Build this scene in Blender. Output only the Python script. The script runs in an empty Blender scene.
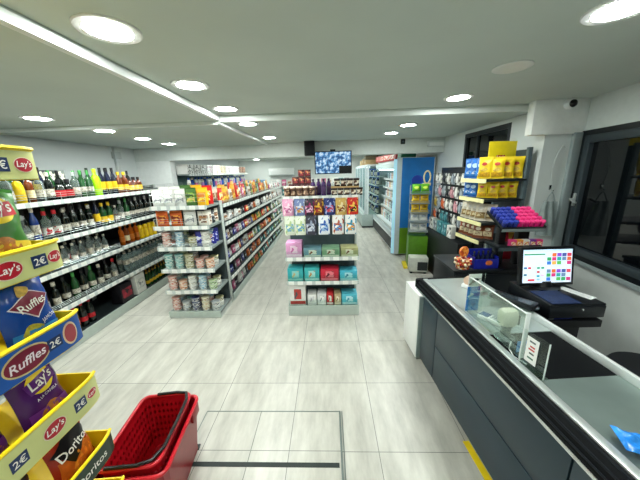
import bpy, bmesh, math, random
from mathutils import Matrix, Vector, Euler
random.seed(7)
SC = bpy.context.scene
COL = SC.collection
PI = math.pi
CAMH = 1.84

# ------------------------------------------------------------------ materials
def lin(hx):
    out = []
    for i in (0, 2, 4):
        c = int(hx[i:i + 2], 16) / 255
        out.append(c / 12.92 if c <= .04045 else ((c + .055) / 1.055) ** 2.4)
    return (*out, 1)

MATS = {}
def mat(hx, rough=.45, metal=0., noise=.06, trans=0., emit=0., ior=1.45, scale=18., coat=0.):
    """plain procedural material: colour gently varied by a noise texture"""
    key = (hx, rough, metal, noise, trans, emit, scale, coat)
    if key in MATS: return MATS[key]
    m = bpy.data.materials.new('surface_' + hx); m.use_nodes = True
    nt = m.node_tree; b = nt.nodes['Principled BSDF']; c = lin(hx)
    b.inputs['Base Color'].default_value = c
    b.inputs['Roughness'].default_value = rough
    b.inputs['Metallic'].default_value = metal
    b.inputs['IOR'].default_value = ior
    if trans: b.inputs['Transmission Weight'].default_value = trans
    if coat: b.inputs['Coat Weight'].default_value = coat
    if emit:
        b.inputs['Emission Color'].default_value = c
        b.inputs['Emission Strength'].default_value = emit
    elif noise and not trans:
        tc = nt.nodes.new('ShaderNodeTexCoord'); n = nt.nodes.new('ShaderNodeTexNoise')
        n.inputs['Scale'].default_value = scale; n.inputs['Detail'].default_value = 3
        r = nt.nodes.new('ShaderNodeValToRGB')
        r.color_ramp.elements[0].position = .3; r.color_ramp.elements[1].position = .7
        r.color_ramp.elements[0].color = tuple(max(0, x * (1 - noise * 2)) for x in c[:3]) + (1,)
        r.color_ramp.elements[1].color = tuple(min(1, x * (1 + noise)) for x in c[:3]) + (1,)
        nt.links.new(tc.outputs['Object'], n.inputs['Vector'])
        nt.links.new(n.outputs['Fac'], r.inputs['Fac'])
        nt.links.new(r.outputs['Color'], b.inputs['Base Color'])
    MATS[key] = m
    return m

def printed(cols, scale=4., rough=.35, stretch=(1, 1, 1), kind='voronoi', seed=0.):
    """printed packaging: hard-edged blotches of the pack's own colours"""
    key = ('printed', tuple(cols), scale, rough, stretch, kind, seed)
    if key in MATS: return MATS[key]
    m = bpy.data.materials.new('printed_pack'); m.use_nodes = True
    nt = m.node_tree; b = nt.nodes['Principled BSDF']; b.inputs['Roughness'].default_value = rough
    tc = nt.nodes.new('ShaderNodeTexCoord'); mp = nt.nodes.new('ShaderNodeMapping')
    mp.inputs['Scale'].default_value = stretch; mp.inputs['Location'].default_value = (seed, seed * .7, seed * .3)
    nt.links.new(tc.outputs['Generated'], mp.inputs['Vector'])
    if kind == 'voronoi':
        n = nt.nodes.new('ShaderNodeTexVoronoi'); n.inputs['Scale'].default_value = scale
        sep = nt.nodes.new('ShaderNodeSeparateColor'); nt.links.new(n.outputs['Color'], sep.inputs['Color']); fac = sep.outputs['Red']
    else:
        n = nt.nodes.new('ShaderNodeTexNoise'); n.inputs['Scale'].default_value = scale; n.inputs['Detail'].default_value = 2
        fac = n.outputs['Fac']
    nt.links.new(mp.outputs['Vector'], n.inputs['Vector'])
    r = nt.nodes.new('ShaderNodeValToRGB'); r.color_ramp.interpolation = 'CONSTANT'
    lo, hi = (0, 1) if kind == 'voronoi' else (.36, .64)
    for i, cx in enumerate(cols):
        p = lo + (hi - lo) * i / len(cols)
        e = r.color_ramp.elements[i] if i < 2 else r.color_ramp.elements.new(p)
        e.position = p if i else 0; e.color = lin(cx)
    nt.links.new(fac, r.inputs['Fac']); nt.links.new(r.outputs['Color'], b.inputs['Base Color'])
    MATS[key] = m
    return m

def glass(hx='ffffff', alpha=.12, rough=.03):
    """thin clear plastic or pane: mostly see-through with a glossy surface"""
    key = ('glass', hx, alpha, rough)
    if key in MATS: return MATS[key]
    m = bpy.data.materials.new('clear_sheet'); m.use_nodes = True
    nt = m.node_tree; nt.nodes.clear()
    o = nt.nodes.new('ShaderNodeOutputMaterial'); mx = nt.nodes.new('ShaderNodeMixShader')
    t = nt.nodes.new('ShaderNodeBsdfTransparent'); t.inputs['Color'].default_value = (.93, .97, .95, 1)
    g = nt.nodes.new('ShaderNodeBsdfGlossy'); g.inputs['Color'].default_value = lin(hx); g.inputs['Roughness'].default_value = rough
    fr = nt.nodes.new('ShaderNodeFresnel'); fr.inputs['IOR'].default_value = 1.3
    ad = nt.nodes.new('ShaderNodeMath'); ad.operation = 'MULTIPLY'; ad.inputs[1].default_value = min(1, alpha * 4)
    nt.links.new(fr.outputs[0], ad.inputs[0]); nt.links.new(ad.outputs[0], mx.inputs['Fac'])
    nt.links.new(t.outputs[0], mx.inputs[1]); nt.links.new(g.outputs[0], mx.inputs[2]); nt.links.new(mx.outputs[0], o.inputs['Surface'])
    MATS[key] = m
    return m

# ------------------------------------------------------------------ mesh builder
class MB:
    def __init__(s): s.v = []; s.f = []; s.m = []
    def add(s, vs, fs, mi=0, M=None):
        b = len(s.v)
        s.v += [tuple(M @ Vector(v)) if M else tuple(v) for v in vs]
        s.f += [tuple(i + b for i in f) for f in fs]; s.m += [mi] * len(fs)
        return s
    def box(s, x0, x1, y0, y1, z0, z1, mi=0, c=0., M=None):
        """box, its edges cut by c"""
        if c <= 0:
            vs = [(x, y, z) for z in (z0, z1) for y in (y0, y1) for x in (x0, x1)]
            return s.add(vs, [(0, 2, 3, 1), (4, 5, 7, 6), (0, 1, 5, 4), (2, 6, 7, 3), (0, 4, 6, 2), (1, 3, 7, 5)], mi, M)
        bm = bmesh.new()
        bmesh.ops.create_cube(bm, size=1, matrix=Matrix.Translation(((x0 + x1) / 2, (y0 + y1) / 2, (z0 + z1) / 2)) @ Matrix.Diagonal((x1 - x0, y1 - y0, z1 - z0, 1)))
        bmesh.ops.bevel(bm, geom=bm.edges[:], offset=c, segments=2, affect='EDGES', profile=.5)
        bm.verts.index_update()
        s.add([tuple(v.co) for v in bm.verts], [tuple(v.index for v in f.verts) for f in bm.faces], mi, M); bm.free()
        return s
    def lathe(s, prof, n=14, at=(0, 0, 0), mi=0, M=None, sx=1., sy=1.):
        vs = []; fs = []
        for (r, z) in prof:
            for k in range(n):
                a = 2 * PI * k / n
                vs.append((at[0] + r * math.cos(a) * sx, at[1] + r * math.sin(a) * sy, at[2] + z))
        for j in range(len(prof) - 1):
            for k in range(n):
                a, b2 = j * n + k, j * n + (k + 1) % n
                fs.append((a, b2, b2 + n, a + n))
        if prof[0][0] > 1e-6: fs.append(tuple(reversed(range(n))))
        if prof[-1][0] > 1e-6: fs.append(tuple(range((len(prof) - 1) * n, len(prof) * n)))
        return s.add(vs, fs, mi, M)
    def cyl(s, x, y, z0, z1, r, n=14, mi=0, M=None): return s.lathe([(r, z0), (r, z1)], n, (x, y, 0), mi, M)
    def tube(s, pts, r, n=8, mi=0, M=None, closed=False):
        pts = [Vector(p) for p in pts]; vs = []; fs = []; N = len(pts); up = Vector((0.13, 0.21, .97))
        for i, p in enumerate(pts):
            if closed: d = pts[(i + 1) % N] - pts[i - 1]
            else: d = pts[min(i + 1, N - 1)] - pts[max(i - 1, 0)]
            d.normalize(); a = d.cross(up)
            if a.length < .1: a = d.cross(Vector((1, 0, 0)))
            a.normalize(); b = d.cross(a)
            for k in range(n):
                t = 2 * PI * k / n; vs.append(p + a * (r * math.cos(t)) + b * (r * math.sin(t)))
        for i in range(N if closed else N - 1):
            for k in range(n):
                j = (i + 1) % N
                fs.append((i * n + k, i * n + (k + 1) % n, j * n + (k + 1) % n, j * n + k))
        if not closed: fs += [tuple(reversed(range(n))), tuple(range((N - 1) * n, N * n))]
        return s.add(vs, fs, mi, M)
    def prism(s, poly, z0, z1, mi=0, M=None):
        n = len(poly)
        vs = [(x, y, z0) for x, y in poly] + [(x, y, z1) for x, y in poly]
        fs = [tuple(reversed(range(n))), tuple(range(n, 2 * n))] + [(i, (i + 1) % n, n + (i + 1) % n, n + i) for i in range(n)]
        return s.add(vs, fs, mi, M)
    def grid(s, fn, nu, nv, mi=0, M=None):
        vs = [fn(i / nu, j / nv) for j in range(nv + 1) for i in range(nu + 1)]
        fs = [(j * (nu + 1) + i, j * (nu + 1) + i + 1, (j + 1) * (nu + 1) + i + 1, (j + 1) * (nu + 1) + i) for j in range(nv) for i in range(nu)]
        return s.add(vs, fs, mi, M)
    def build(s, name, m, parent=None, loc=None, smooth=True, rz=0., fix=True, merge=False):
        me = bpy.data.meshes.new(name); me.from_pydata([tuple(v) for v in s.v], [], s.f)
        for x in (m if isinstance(m, (list, tuple)) else [m]): me.materials.append(x)
        for p, i in zip(me.polygons, s.m): p.material_index = i
        if fix:
            bm = bmesh.new(); bm.from_mesh(me)
            if merge: bmesh.ops.remove_doubles(bm, verts=bm.verts, dist=1e-5)
            bmesh.ops.recalc_face_normals(bm, faces=bm.faces); bm.to_mesh(me); bm.free()
        if smooth:
            me.polygons.foreach_set('use_smooth', [True] * len(me.polygons)); me.set_sharp_from_angle(angle=.7)
        o = bpy.data.objects.new(name, me); COL.objects.link(o)
        if parent: o.parent = parent
        if loc: o.location = loc
        if rz: o.rotation_euler.z = rz
        return o

def tag(o, label, cat, group=None):
    o['label'] = label; o['category'] = cat
    if group: o['group'] = group
    return o
def thing(name, label, cat, loc=(0, 0, 0), rz=0., group=None):
    o = bpy.data.objects.new(name, None); COL.objects.link(o); o.empty_display_size = .1
    o.location = loc; o.rotation_euler.z = rz
    return tag(o, label, cat, group)
def struct(o): o['kind'] = 'structure'; return o
def dup(o, parent=None):
    c = o.copy(); COL.objects.link(c)
    if parent: c.parent = parent
    for ch in o.children: dup(ch, c)
    return c
PROTO = {}
def place(key, maker, loc, rz, label, cat, group, rot=None, sc=None):
    """the first of a kind is the one built; the others are copies of it and its parts"""
    if key in PROTO:
        o = dup(PROTO[key])
        for k in ('label', 'category', 'group'):
            if k in o: del o[k]
    else: o = maker(); PROTO[key] = o
    o.location = (loc[0], loc[1], loc[2] + .0012); o.rotation_euler = rot if rot else (0, 0, rz)
    o.scale = sc if sc else (1, 1, 1)
    return tag(o, label, cat, group)
_o1 = 'zeroth first second third fourth fifth sixth seventh eighth ninth tenth eleventh twelfth thirteenth fourteenth fifteenth sixteenth seventeenth eighteenth nineteenth'.split()
def nth(i):
    if i < 20: return _o1[i]
    t = {2: 'twent', 3: 'thirt', 4: 'fort'}[i // 10]
    return t + 'ieth' if i % 10 == 0 else t + 'y-' + _o1[i % 10]

_FONT = {}
def text_mesh(s, size=1., bold=0., italic=0., width=1.):
    """(verts, faces) of flat lettering centred on the origin in XY"""
    k = (s, bold, italic)
    if k not in _FONT:
        cu = bpy.data.curves.new('lettering', 'FONT'); cu.body = s; cu.size = 1; cu.align_x = 'CENTER'; cu.align_y = 'CENTER'
        cu.offset = bold; cu.shear = italic; cu.resolution_u = 3
        ob = bpy.data.objects.new('lettering', cu); COL.objects.link(ob)
        dg = bpy.context.evaluated_depsgraph_get(); me = bpy.data.meshes.new_from_object(ob.evaluated_get(dg))
        _FONT[k] = ([tuple(v.co) for v in me.vertices], [tuple(p.vertices) for p in me.polygons])
        bpy.data.objects.remove(ob); bpy.data.curves.remove(cu); bpy.data.meshes.remove(me)
    v, f = _FONT[k]
    xs = [a[0] for a in v]; ys = [a[1] for a in v]; cx = (min(xs) + max(xs)) / 2; cy = (min(ys) + max(ys)) / 2
    return [((x - cx) * size * width, (y - cy) * size, 0) for x, y, z in v], f
def disc2(rx, ry, n=28, cx=0., cy=0., rings=3):
    vs = [(cx, cy, 0)]; fs = []
    for r in range(1, rings + 1):
        for k in range(n):
            a = 2 * PI * k / n; vs.append((cx + rx * r / rings * math.cos(a), cy + ry * r / rings * math.sin(a), 0))
    for k in range(n): fs.append((0, 1 + k, 1 + (k + 1) % n))
    for r in range(rings - 1):
        for k in range(n):
            a, b = 1 + r * n + k, 1 + r * n + (k + 1) % n
            fs.append((a, a + n, b + n, b))
    return vs, fs
def rect2(w, h, cx=0., cy=0., nx=8, ny=6, rot=0.):
    vs = []; c, s = math.cos(rot), math.sin(rot)
    for j in range(ny + 1):
        for i in range(nx + 1):
            x, y = (i / nx - .5) * w, (j / ny - .5) * h
            vs.append((cx + c * x - s * y, cy + s * x + c * y, 0))
    return vs, [(j * (nx + 1) + i, j * (nx + 1) + i + 1, (j + 1) * (nx + 1) + i + 1, (j + 1) * (nx + 1) + i) for j in range(ny) for i in range(nx)]
def move2(vf, dx, dy, rot=0.):
    c, s = math.cos(rot), math.sin(rot)
    return [(dx + c * x - s * y, dy + s * x + c * y, z) for x, y, z in vf[0]], vf[1]
def lay(vf, fn, eps):
    """wrap flat (x,y) artwork on a surface fn(x, y, lift)"""
    return [fn(x, y, eps) for x, y, z in vf[0]], vf[1]

# ------------------------------------------------------------------ camera
F = 268.0
th = math.atan(-0.030)
def unroll(x, y):
    dx, dy = x - 320, y - 240; c, s = math.cos(-th), math.sin(-th)
    return c * dx - s * dy, s * dx + c * dy
ux, uy = unroll(328, 171)
pitch = math.atan(-uy / F); yaw = math.atan(ux / math.hypot(F, uy))
def cam_dir(dx, dy, f):
    c, s = math.cos(-th), math.sin(-th); a, b = c * dx - s * dy, s * dx + c * dy
    cp, sp = math.cos(pitch), math.sin(pitch); fw = cp * f - sp * b; up = -sp * f - cp * b
    cy, sy = math.cos(yaw), math.sin(yaw)
    return Vector((cy * a - sy * fw, sy * a + cy * fw, up))
cx_, cy_, cz_ = cam_dir(1, 0, 0), cam_dir(0, -1, 0), -cam_dir(0, 0, 1)
R = Matrix((cx_, cy_, cz_)).transposed()
cd = bpy.data.cameras.new('camera'); cam = bpy.data.objects.new('camera', cd); COL.objects.link(cam)
cd.sensor_width = 36; cd.lens = F / 640 * 36; cd.clip_start = .05
cam.matrix_world = Matrix.Translation((0, 0, CAMH)) @ R.to_4x4()
SC.camera = cam
SC.view_settings.view_transform = 'Standard'; SC.view_settings.look = 'None'; SC.view_settings.gamma = 1
SC.view_settings.use_curve_mapping = False
SC.view_settings.exposure = EXPOSURE = 0.0
SC.cycles.use_denoising = True
SC.cycles.max_bounces = 8; SC.cycles.transparent_max_bounces = 12; SC.cycles.sample_clamp_indirect = 4
w = bpy.data.worlds.new('night'); SC.world = w; w.use_nodes = True
w.node_tree.nodes['Background'].inputs[0].default_value = (.003, .004, .006, 1)
# ------------------------------------------------------------------ the room
WHITE = mat('dfe4e0', .6, noise=.02, scale=3)
CEIL = mat('ccd6cf', .7, noise=.02, scale=2)
STEELW = mat('d9ddd9', .35, metal=.0, noise=.03)
GREYM = mat('a9b4b0', .4, metal=.3, noise=.04)
DARKM = mat('1b2226', .45, noise=.08)
BLACK = mat('0a0c0f', .4, noise=.1)
CHROME = mat('d5dad9', .22, metal=1., noise=.03)

def floor_mat():
    m = bpy.data.materials.new('floor_tiles'); m.use_nodes = True; nt = m.node_tree; b = nt.nodes['Principled BSDF']
    g = nt.nodes.new('ShaderNodeNewGeometry'); mp = nt.nodes.new('ShaderNodeMapping')
    mp.inputs['Location'].default_value = (.303 + 6.06, -2.008 + 6.07, 0)
    br = nt.nodes.new('ShaderNodeTexBrick'); br.offset = 0; br.inputs['Scale'].default_value = 1
    br.inputs['Brick Width'].default_value = .606; br.inputs['Row Height'].default_value = .607
    br.inputs['Mortar Size'].default_value = .0022; br.inputs['Mortar Smooth'].default_value = .1
    br.inputs['Color1'].default_value = (.45, .45, .45, 1); br.inputs['Color2'].default_value = (.55, .55, .55, 1)
    nt.links.new(g.outputs['Position'], mp.inputs['Vector']); nt.links.new(mp.outputs[0], br.inputs['Vector'])
    mp2 = nt.nodes.new('ShaderNodeMapping'); mp2.inputs['Scale'].default_value = (4.5, 1.1, 1); mp2.inputs['Rotation'].default_value = (0, 0, -.12)
    nz = nt.nodes.new('ShaderNodeTexNoise'); nz.inputs['Scale'].default_value = 2.2; nz.inputs['Detail'].default_value = 6; nz.inputs['Roughness'].default_value = .62
    nt.links.new(g.outputs['Position'], mp2.inputs['Vector']); nt.links.new(mp2.outputs[0], nz.inputs['Vector'])
    r = nt.nodes.new('ShaderNodeValToRGB'); r.color_ramp.elements[0].position = .3; r.color_ramp.elements[1].position = .72
    r.color_ramp.elements[0].color = lin('a6a49b'); r.color_ramp.elements[1].color = lin('cccac0')
    nt.links.new(nz.outputs['Fac'], r.inputs['Fac'])
    mx = nt.nodes.new('ShaderNodeMix'); mx.data_type = 'RGBA'; mx.blend_type = 'OVERLAY'; mx.inputs[0].default_value = .35
    nt.links.new(r.outputs['Color'], mx.inputs[6]); nt.links.new(br.outputs['Color'], mx.inputs[7])
    m2 = nt.nodes.new('ShaderNodeMix'); m2.data_type = 'RGBA'; m2.inputs[7].default_value = lin('6a6d68')
    nt.links.new(br.outputs['Fac'], m2.inputs[0]); nt.links.new(mx.outputs[2], m2.inputs[6])
    nt.links.new(m2.outputs[2], b.inputs['Base Color'])
    b.inputs['Roughness'].default_value = .32
    return m
FLOORM = floor_mat()
XL, XR, YB, YF = -3.8, 2.2, 11.8, -1.6
struct(MB().box(XL - .1, 3.4, YF - .1, YB + .1, -.1, 0).build('floor', FLOORM, smooth=False))
# the shallow steps of the ceiling: the part above the till is highest
ZNR, ZNL, ZBR, ZBL, YT, XT = 2.45, 2.40, 2.39, 2.365, 3.08, -1.15
cb = MB()
cb.box(XT, 3.4, YF - .1, YT, ZNR, 2.62); cb.box(XL - .1, XT, YF - .1, YT, ZNL, 2.62)
cb.box(XT, 3.4, YT, YB + .1, ZBR, 2.62); cb.box(XL - .1, XT, YT, YB + .1, ZBL, 2.62)
struct(cb.build('ceiling', CEIL, smooth=False))
tr = MB(); tr.box(XT - .035, XT + .004, YF, YT, ZNL - .006, ZNR - .012)
tr.box(XT - .03, XT + .004, YT + .02, 5.4, ZBL - .006, ZBR - .004)
struct(tr.build('trim_1', mat('eef2f0', .3, noise=.01), smooth=False))
tr = MB(); tr.box(XT + .004, 2.2, YT - .004, YT + .03, ZBR - .008, ZNR - .022)
tr.box(XL, XT - .035, YT - .004, YT + .03, ZBL - .006, ZNL - .012)
struct(tr.build('trim_2', mat('dfe5e1', .4, noise=.01), smooth=False))
struct(MB().box(XL - .1, XL, YF, YB, 0, 2.5).build('wall_left', mat('cfd6d6', .6, noise=.02, scale=2), smooth=False))
struct(MB().box(XL, 3.4, YB, YB + .1, 0, 2.5).build('wall_back', WHITE, smooth=False))
struct(MB().box(XL, 3.4, YF - .1, YF, 0, 2.5).build('wall_front', WHITE, smooth=False))
# right wall: inner stretch with the dark window, a jog, then the window wall beside the till
wr = MB(); W0, W1, WZ0, WZ1 = 3.5, 4.62, .95, 2.34
wr.box(XR, XR + .12, 2.95, W0, 0, 2.5); wr.box(XR, XR + .12, W1, YB, 0, 2.5); wr.box(XR, XR + .12, W0, W1, 0, WZ0); wr.box(XR, XR + .12, W0, W1, WZ1, 2.5)
wr.box(XR + .12, 2.75, 2.95, 3.07, 0, 2.5)
struct(wr.build('wall_right', mat('d3dad8', .6, noise=.02, scale=2), smooth=False))
NIGHT = mat('06090c', .04, noise=0, ior=1.5)
GREYF = mat('39434a', .35, metal=.4, noise=.05)
wf = MB(); t = .06
wf.box(XR + .0, XR + .06, W0, W0 + t, WZ0, WZ1); wf.box(XR, XR + .06, W1 - t, W1, WZ0, WZ1); wf.box(XR, XR + .06, W0 + t, W1 - t, WZ0, WZ0 + t); wf.box(XR, XR + .06, W0 + t, W1 - t, WZ1 - t, WZ1)
wf.box(XR + .01, XR + .05, 4.24, 4.29, WZ0 + t, WZ1 - t)
wo = struct(wf.build('window_2', DARKM, smooth=False))
MB().box(XR + .03, XR + .04, W0 + t, W1 - t, WZ0 + t, WZ1 - t).build('pane', NIGHT, wo, smooth=False)
# window wall beside the till (local x into the room is -x)
ANG = -math.atan(.15)
sw = bpy.data.objects.new('wall_window_side', None); COL.objects.link(sw); sw.location = (2.56, 2.95, 0); sw.rotation_euler.z = ANG; struct(sw)
SZ0, SZ1, L0, L1 = .90, 2.15, -.02, -3.6
PARA = mat('c9cecb', .55, noise=.03, scale=6)
MB().box(0, .14, -4.7, .05, 0, SZ0 - .04).build('parapet', PARA, sw, smooth=False)
b_ = MB(); b_.box(0, .14, -4.7, .05, SZ1, 2.5); b_.box(0, .14, -4.7, L1, SZ0 - .04, SZ1)
b_.build('wall', mat('d0d8d6', .6, noise=.02), sw, smooth=False)
MB().box(-.03, .14, -4.7, .0, SZ0 - .04, SZ0, c=.006).build('sill', mat('8f9a9b', .4, noise=.04), sw)
win = bpy.data.objects.new('window_1', None); COL.objects.link(win); win.location = (2.56, 2.95, 0); win.rotation_euler.z = ANG; struct(win)
fr = MB(); t = .075
fr.box(-.015, .07, L0 - t, L0, SZ0, SZ1); fr.box(-.015, .07, L1, L1 + t, SZ0, SZ1); fr.box(-.015, .07, L1 + t, L0 - t, SZ1 - .05, SZ1); fr.box(-.015, .07, L1 + t, L0 - t, SZ0, SZ0 + .05)
fr.build('window_frame', mat('10161a', .4, metal=.2, noise=.05), win, smooth=False)
sf = MB(); a0, a1, z0, z1 = L0 - t, L1 + t, SZ0 + .05, SZ1 - .05; t = .07
sf.box(-.03, .05, a0 - t, a0, z0, z1, c=.006); sf.box(-.03, .05, a1, a1 + t, z0, z1, c=.006); sf.box(-.03, .05, a1 + t, a0 - t, z1 - t, z1, c=.006); sf.box(-.03, .05, a1 + t, a0 - t, z0, z0 + t, c=.006)
sf.build('sash', mat('3a444a', .4, metal=.3, noise=.04), win)
MB().box(.012, .022, a1 + t, a0 - t, z0 + t, z1 - t).build('pane', NIGHT, win, smooth=False)
hd = MB(); hd.box(-.045, -.03, a0 - .05, a0 - .02, 1.42, 1.55, c=.004); hd.tube([(-.04, a0 - .035, 1.49), (-.075, a0 - .035, 1.49), (-.078, a0 - .05, 1.485), (-.078, a0 - .13, 1.462)], .010, 8)
hd.build('window_handle', mat('c7cccb', .3, metal=.7, noise=.03), win)
# vertical cover strip where the window meets the jog
struct(MB().box(2.46, 2.545, 2.91, 2.95, 0, 2.14, c=.004).build('trim_3', mat('9aa7a8', .4, metal=.2, noise=.03)))
# box-out below the ceiling over the window corner
struct(MB().box(2.04, 2.62, 2.925, 3.02, 2.13, 2.45, c=.004).build('trim_4', mat('eef1ee', .5, noise=.02)))
# deep beam crossing the shop, white pier below its end, pipe on the left wall
struct(MB().box(XL, XR, 5.4, 5.62, 2.125, 2.5).build('beam_1', mat('d5dcd8', .6, noise=.02), smooth=False))
struct(MB().box(XL, -3.12, 5.42, 5.6, 0, 2.125).build('pillar_1', mat('e9edec', .6, noise=.02), smooth=False))
struct(MB().box(XL, XL + .05, 4.86, 4.93, 0, 2.365, c=.004).build('trim_5', mat('c5cdcd', .5, noise=.03)))
struct(MB().box(XL + .0, XL + .07, 4.82, 4.97, 2.16, 2.28, c=.005).build('trim_6', mat('b4bdbd', .5, noise=.03)))
# service hatch in the floor: two tiles in a metal edging with a dark slot
hb = struct(MB().box(-1.0, .045, .2, 1.705, .0, .006).build('floor_hatch', FLOORM, smooth=False))
em = MB(); e = .006
em.box(-1.006, .051, 1.705, 1.711, 0, .009); em.box(-1.006, -1.0, .2, 1.705, 0, .009); em.box(.045, .058, .2, 1.711, 0, .010); em.box(.066, .072, .2, 1.711, 0, .008)
em.build('edging', mat('7d8784', .35, metal=.7, noise=.05), hb, smooth=False)
MB().box(-.985, .035, 1.295, 1.325, .004, .0075).build('slot', mat('1f2a28', .6, noise=.1), hb, smooth=False)
MB().box(-.57, -.565, .2, 1.705, .004, .0068).build('joint', mat('777a74', .7, noise=.1), hb, smooth=False)
# the yellow marking along the foot of the counter
struct(MB().box(-.022, .022, -.5, .5, 0, .003).build('floor_marking', mat('f0d21a', .45, noise=.05), loc=(.952, .98, 0), rz=.078, smooth=False))

# ------------------------------------------------------------------ downlights
LAMP = mat('f4fff8', .5, emit=1.0)
lamp_m = bpy.data.materials.new('led_diffuser'); lamp_m.use_nodes = True
bb = lamp_m.node_tree.nodes['Principled BSDF']; bb.inputs['Emission Color'].default_value = (.94, 1.0, .955, 1); bb.inputs['Emission Strength'].default_value = LAMP_STRENGTH = 172.
bb.inputs['Base Color'].default_value = (.9, .95, .92, 1)
def downlight():
    t = thing('ceiling_downlight', 'x', 'ceiling light')
    MB().lathe([(.116, -.001), (.124, -.001), (.125, -.006), (.120, -.010), (.116, -.009)], 28).build('trim_ring', mat('eceeec', .4, noise=.01), t)
    MB().lathe([(.0001, -.011), (.08, -.010), (.116, -.006)], 28).build('diffuser', lamp_m, t)
    return t
LAMPS = [(-.92, 1.30, ZNR, 'largest round downlight, beside the bright ceiling trim'), (-.945, 2.05, ZNR, 'second lit downlight along the bright ceiling trim'), (-.97, 2.78, ZNR, 'third lit downlight on the till side of the bright ceiling trim'),
    (-.9, 3.26, ZBR, 'downlight just beyond the crossing of the two ceiling trims'), (-.93, 4.55, ZBR, 'downlight nearest the deep beam, above the left gondola side'),
    (-2.71, 2.64, ZNL, 'downlight over the liquor aisle, on the near side of the ceiling step'), (-2.55, 3.22, ZBL, 'first downlight beyond the ceiling step over the liquor aisle'), (-2.62, 3.97, ZBL, 'second downlight beyond the ceiling step over the liquor aisle'), (-2.67, 4.7, ZBL, 'third downlight beyond the ceiling step over the liquor aisle'),
    (1.21, 1.33, ZNR, 'downlight above the checkout counter, cut by the picture edge'), (1.19, 2.70, ZNR, 'downlight on the till side just before the ceiling step'), (1.05, 3.77, ZBR, 'nearer of two downlights in front of the coolers'), (1.0, 4.5, ZBR, 'farther of two downlights in front of the coolers'),
    (-.92, .45, ZNR, 'downlight behind the camera over the aisle'), (1.15, .2, ZNR, 'downlight behind the camera over the till'), (-2.7, 1.4, ZNL, 'downlight over the liquor shelves near the snack stand'), (0, -.8, ZNR, 'downlight by the front wall'),
    (-2.6, 7.2, ZBL, 'downlight behind the deep beam, liquor side'), (-.7, 7.2, ZBR, 'downlight behind the deep beam, over the gondola aisle'), (.75, 7.2, ZBR, 'downlight behind the deep beam, cooler aisle'), (-2.6, 9.8, ZBL, 'downlight by the far wall, liquor side'), (-.6, 9.8, ZBR, 'downlight by the far wall over the gondola aisle'), (.6, 9.8, ZBR, 'downlight by the far wall, cooler aisle'), (-1.6, 10.6, ZBR, 'unseen downlight added to brighten the far wall above the air conditioner'), (-.7, 6.2, ZBR, 'unseen downlight added to brighten the back, straight behind the screen on the beam'), (-2.6, 8.4, ZBL, 'unseen added downlight brightening the tall wall shelving beyond the beam'), (-.7, 8.4, ZBR, 'unseen added downlight brightening the farther gondola bay aisle'), (.7, 8.5, ZBR, 'unseen downlight added to brighten the floor before the glass-door fridge'), (.7, 10.8, ZBR, 'unseen downlight added to brighten the far corner by the fridge'), (-2.8, 10.9, ZBL, 'unseen downlight added to brighten the far corner of the liquor side')]  # from the air-conditioner lamp onward, unseen lamps added to brighten the far zone
for x, y, z, lb in LAMPS: place('lamp', downlight, (x, y, z), 0, lb, 'ceiling light', 'round ceiling downlights')
t = thing('ceiling_speaker', 'round unlit white plate flush in the ceiling above the till', 'speaker', (1.19, 1.967, ZNR))
MB().lathe([(.085, -.001), (.112, -.001), (.113, -.006), (.104, -.010), (.085, -.008)], 28).build('trim_ring', mat('e9ecea', .4, noise=.01), t)
MB().lathe([(.0001, -.006), (.085, -.007)], 28).build('grille', mat('d3d9d6', .6, noise=.03, scale=200), t)
# security camera on the box-out
t = thing('security_camera', 'white dome security camera with black lens below the ceiling corner', 'camera', (2.36, 2.93, 2.40))
M_ = Matrix.Rotation(PI / 2, 4, 'X')
MB().lathe([(.052, .0), (.052, .02), (.046, .045), (.036, .05)], 20, M=M_).build('housing', mat('e8ecea', .3, noise=.01), t)
MB().lathe([(.036, .046), (.033, .062), (.02, .074), (.0001, .078)], 20, M=M_).build('lens', mat('07090b', .08, noise=0), t)
# emergency light and small sign on the beam
t = thing('emergency_light', 'white emergency light case on the end of the deep beam', 'emergency light', (2.04, 5.4, 2.28))
MB().box(-.16, .14, -.06, 0, -.05, .05, c=.01).build('case', mat('dfe6e2', .4, noise=.02), t); MB().box(-.10, .08, -.004, .0, -.03, .03).build('mounting_plate', GREYM, t, smooth=False); MB().box(-.14, .12, -.066, -.058, -.035, .02, c=.003).build('diffuser', mat('f1f5f2', .3, noise=.01), t)
t = thing('motion_detector', 'small dark sensor box under the ceiling on the beam face', 'sensor', (1.42, 5.4, 2.335))
MB().box(-.04, .04, -.03, 0, -.045, .045, c=.006).build('case', DARKM, t); MB().lathe([(.018, 0), (.014, .012), (.0001, .016)], 12, M=Matrix.Translation((0, -.03, 0)) @ M_).build('lens', mat('56606a', .2, noise=.02), t)
# ------------------------------------------------------------------ shelving
def strip_mat():
    m = bpy.data.materials.new('price_rail'); m.use_nodes = True; nt = m.node_tree; b = nt.nodes['Principled BSDF']
    tc = nt.nodes.new('ShaderNodeTexCoord'); br = nt.nodes.new('ShaderNodeTexBrick'); br.offset = 0
    br.inputs['Scale'].default_value = 1; br.inputs['Brick Width'].default_value = .115; br.inputs['Row Height'].default_value = .5
    br.inputs['Mortar Size'].default_value = .022; br.inputs['Mortar Smooth'].default_value = 0
    br.inputs['Color1'].default_value = lin('eef1ec'); br.inputs['Color2'].default_value = lin('e3e7df'); br.inputs['Mortar'].default_value = lin('c6cecb')
    mp = nt.nodes.new('ShaderNodeMapping'); mp.inputs['Location'].default_value = (0, .25, 0)
    nt.links.new(tc.outputs['Object'], mp.inputs['Vector']); nt.links.new(mp.outputs[0], br.inputs['Vector'])
    nt.links.new(br.outputs['Color'], b.inputs['Base Color']); b.inputs['Roughness'].default_value = .35
    return m
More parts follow.
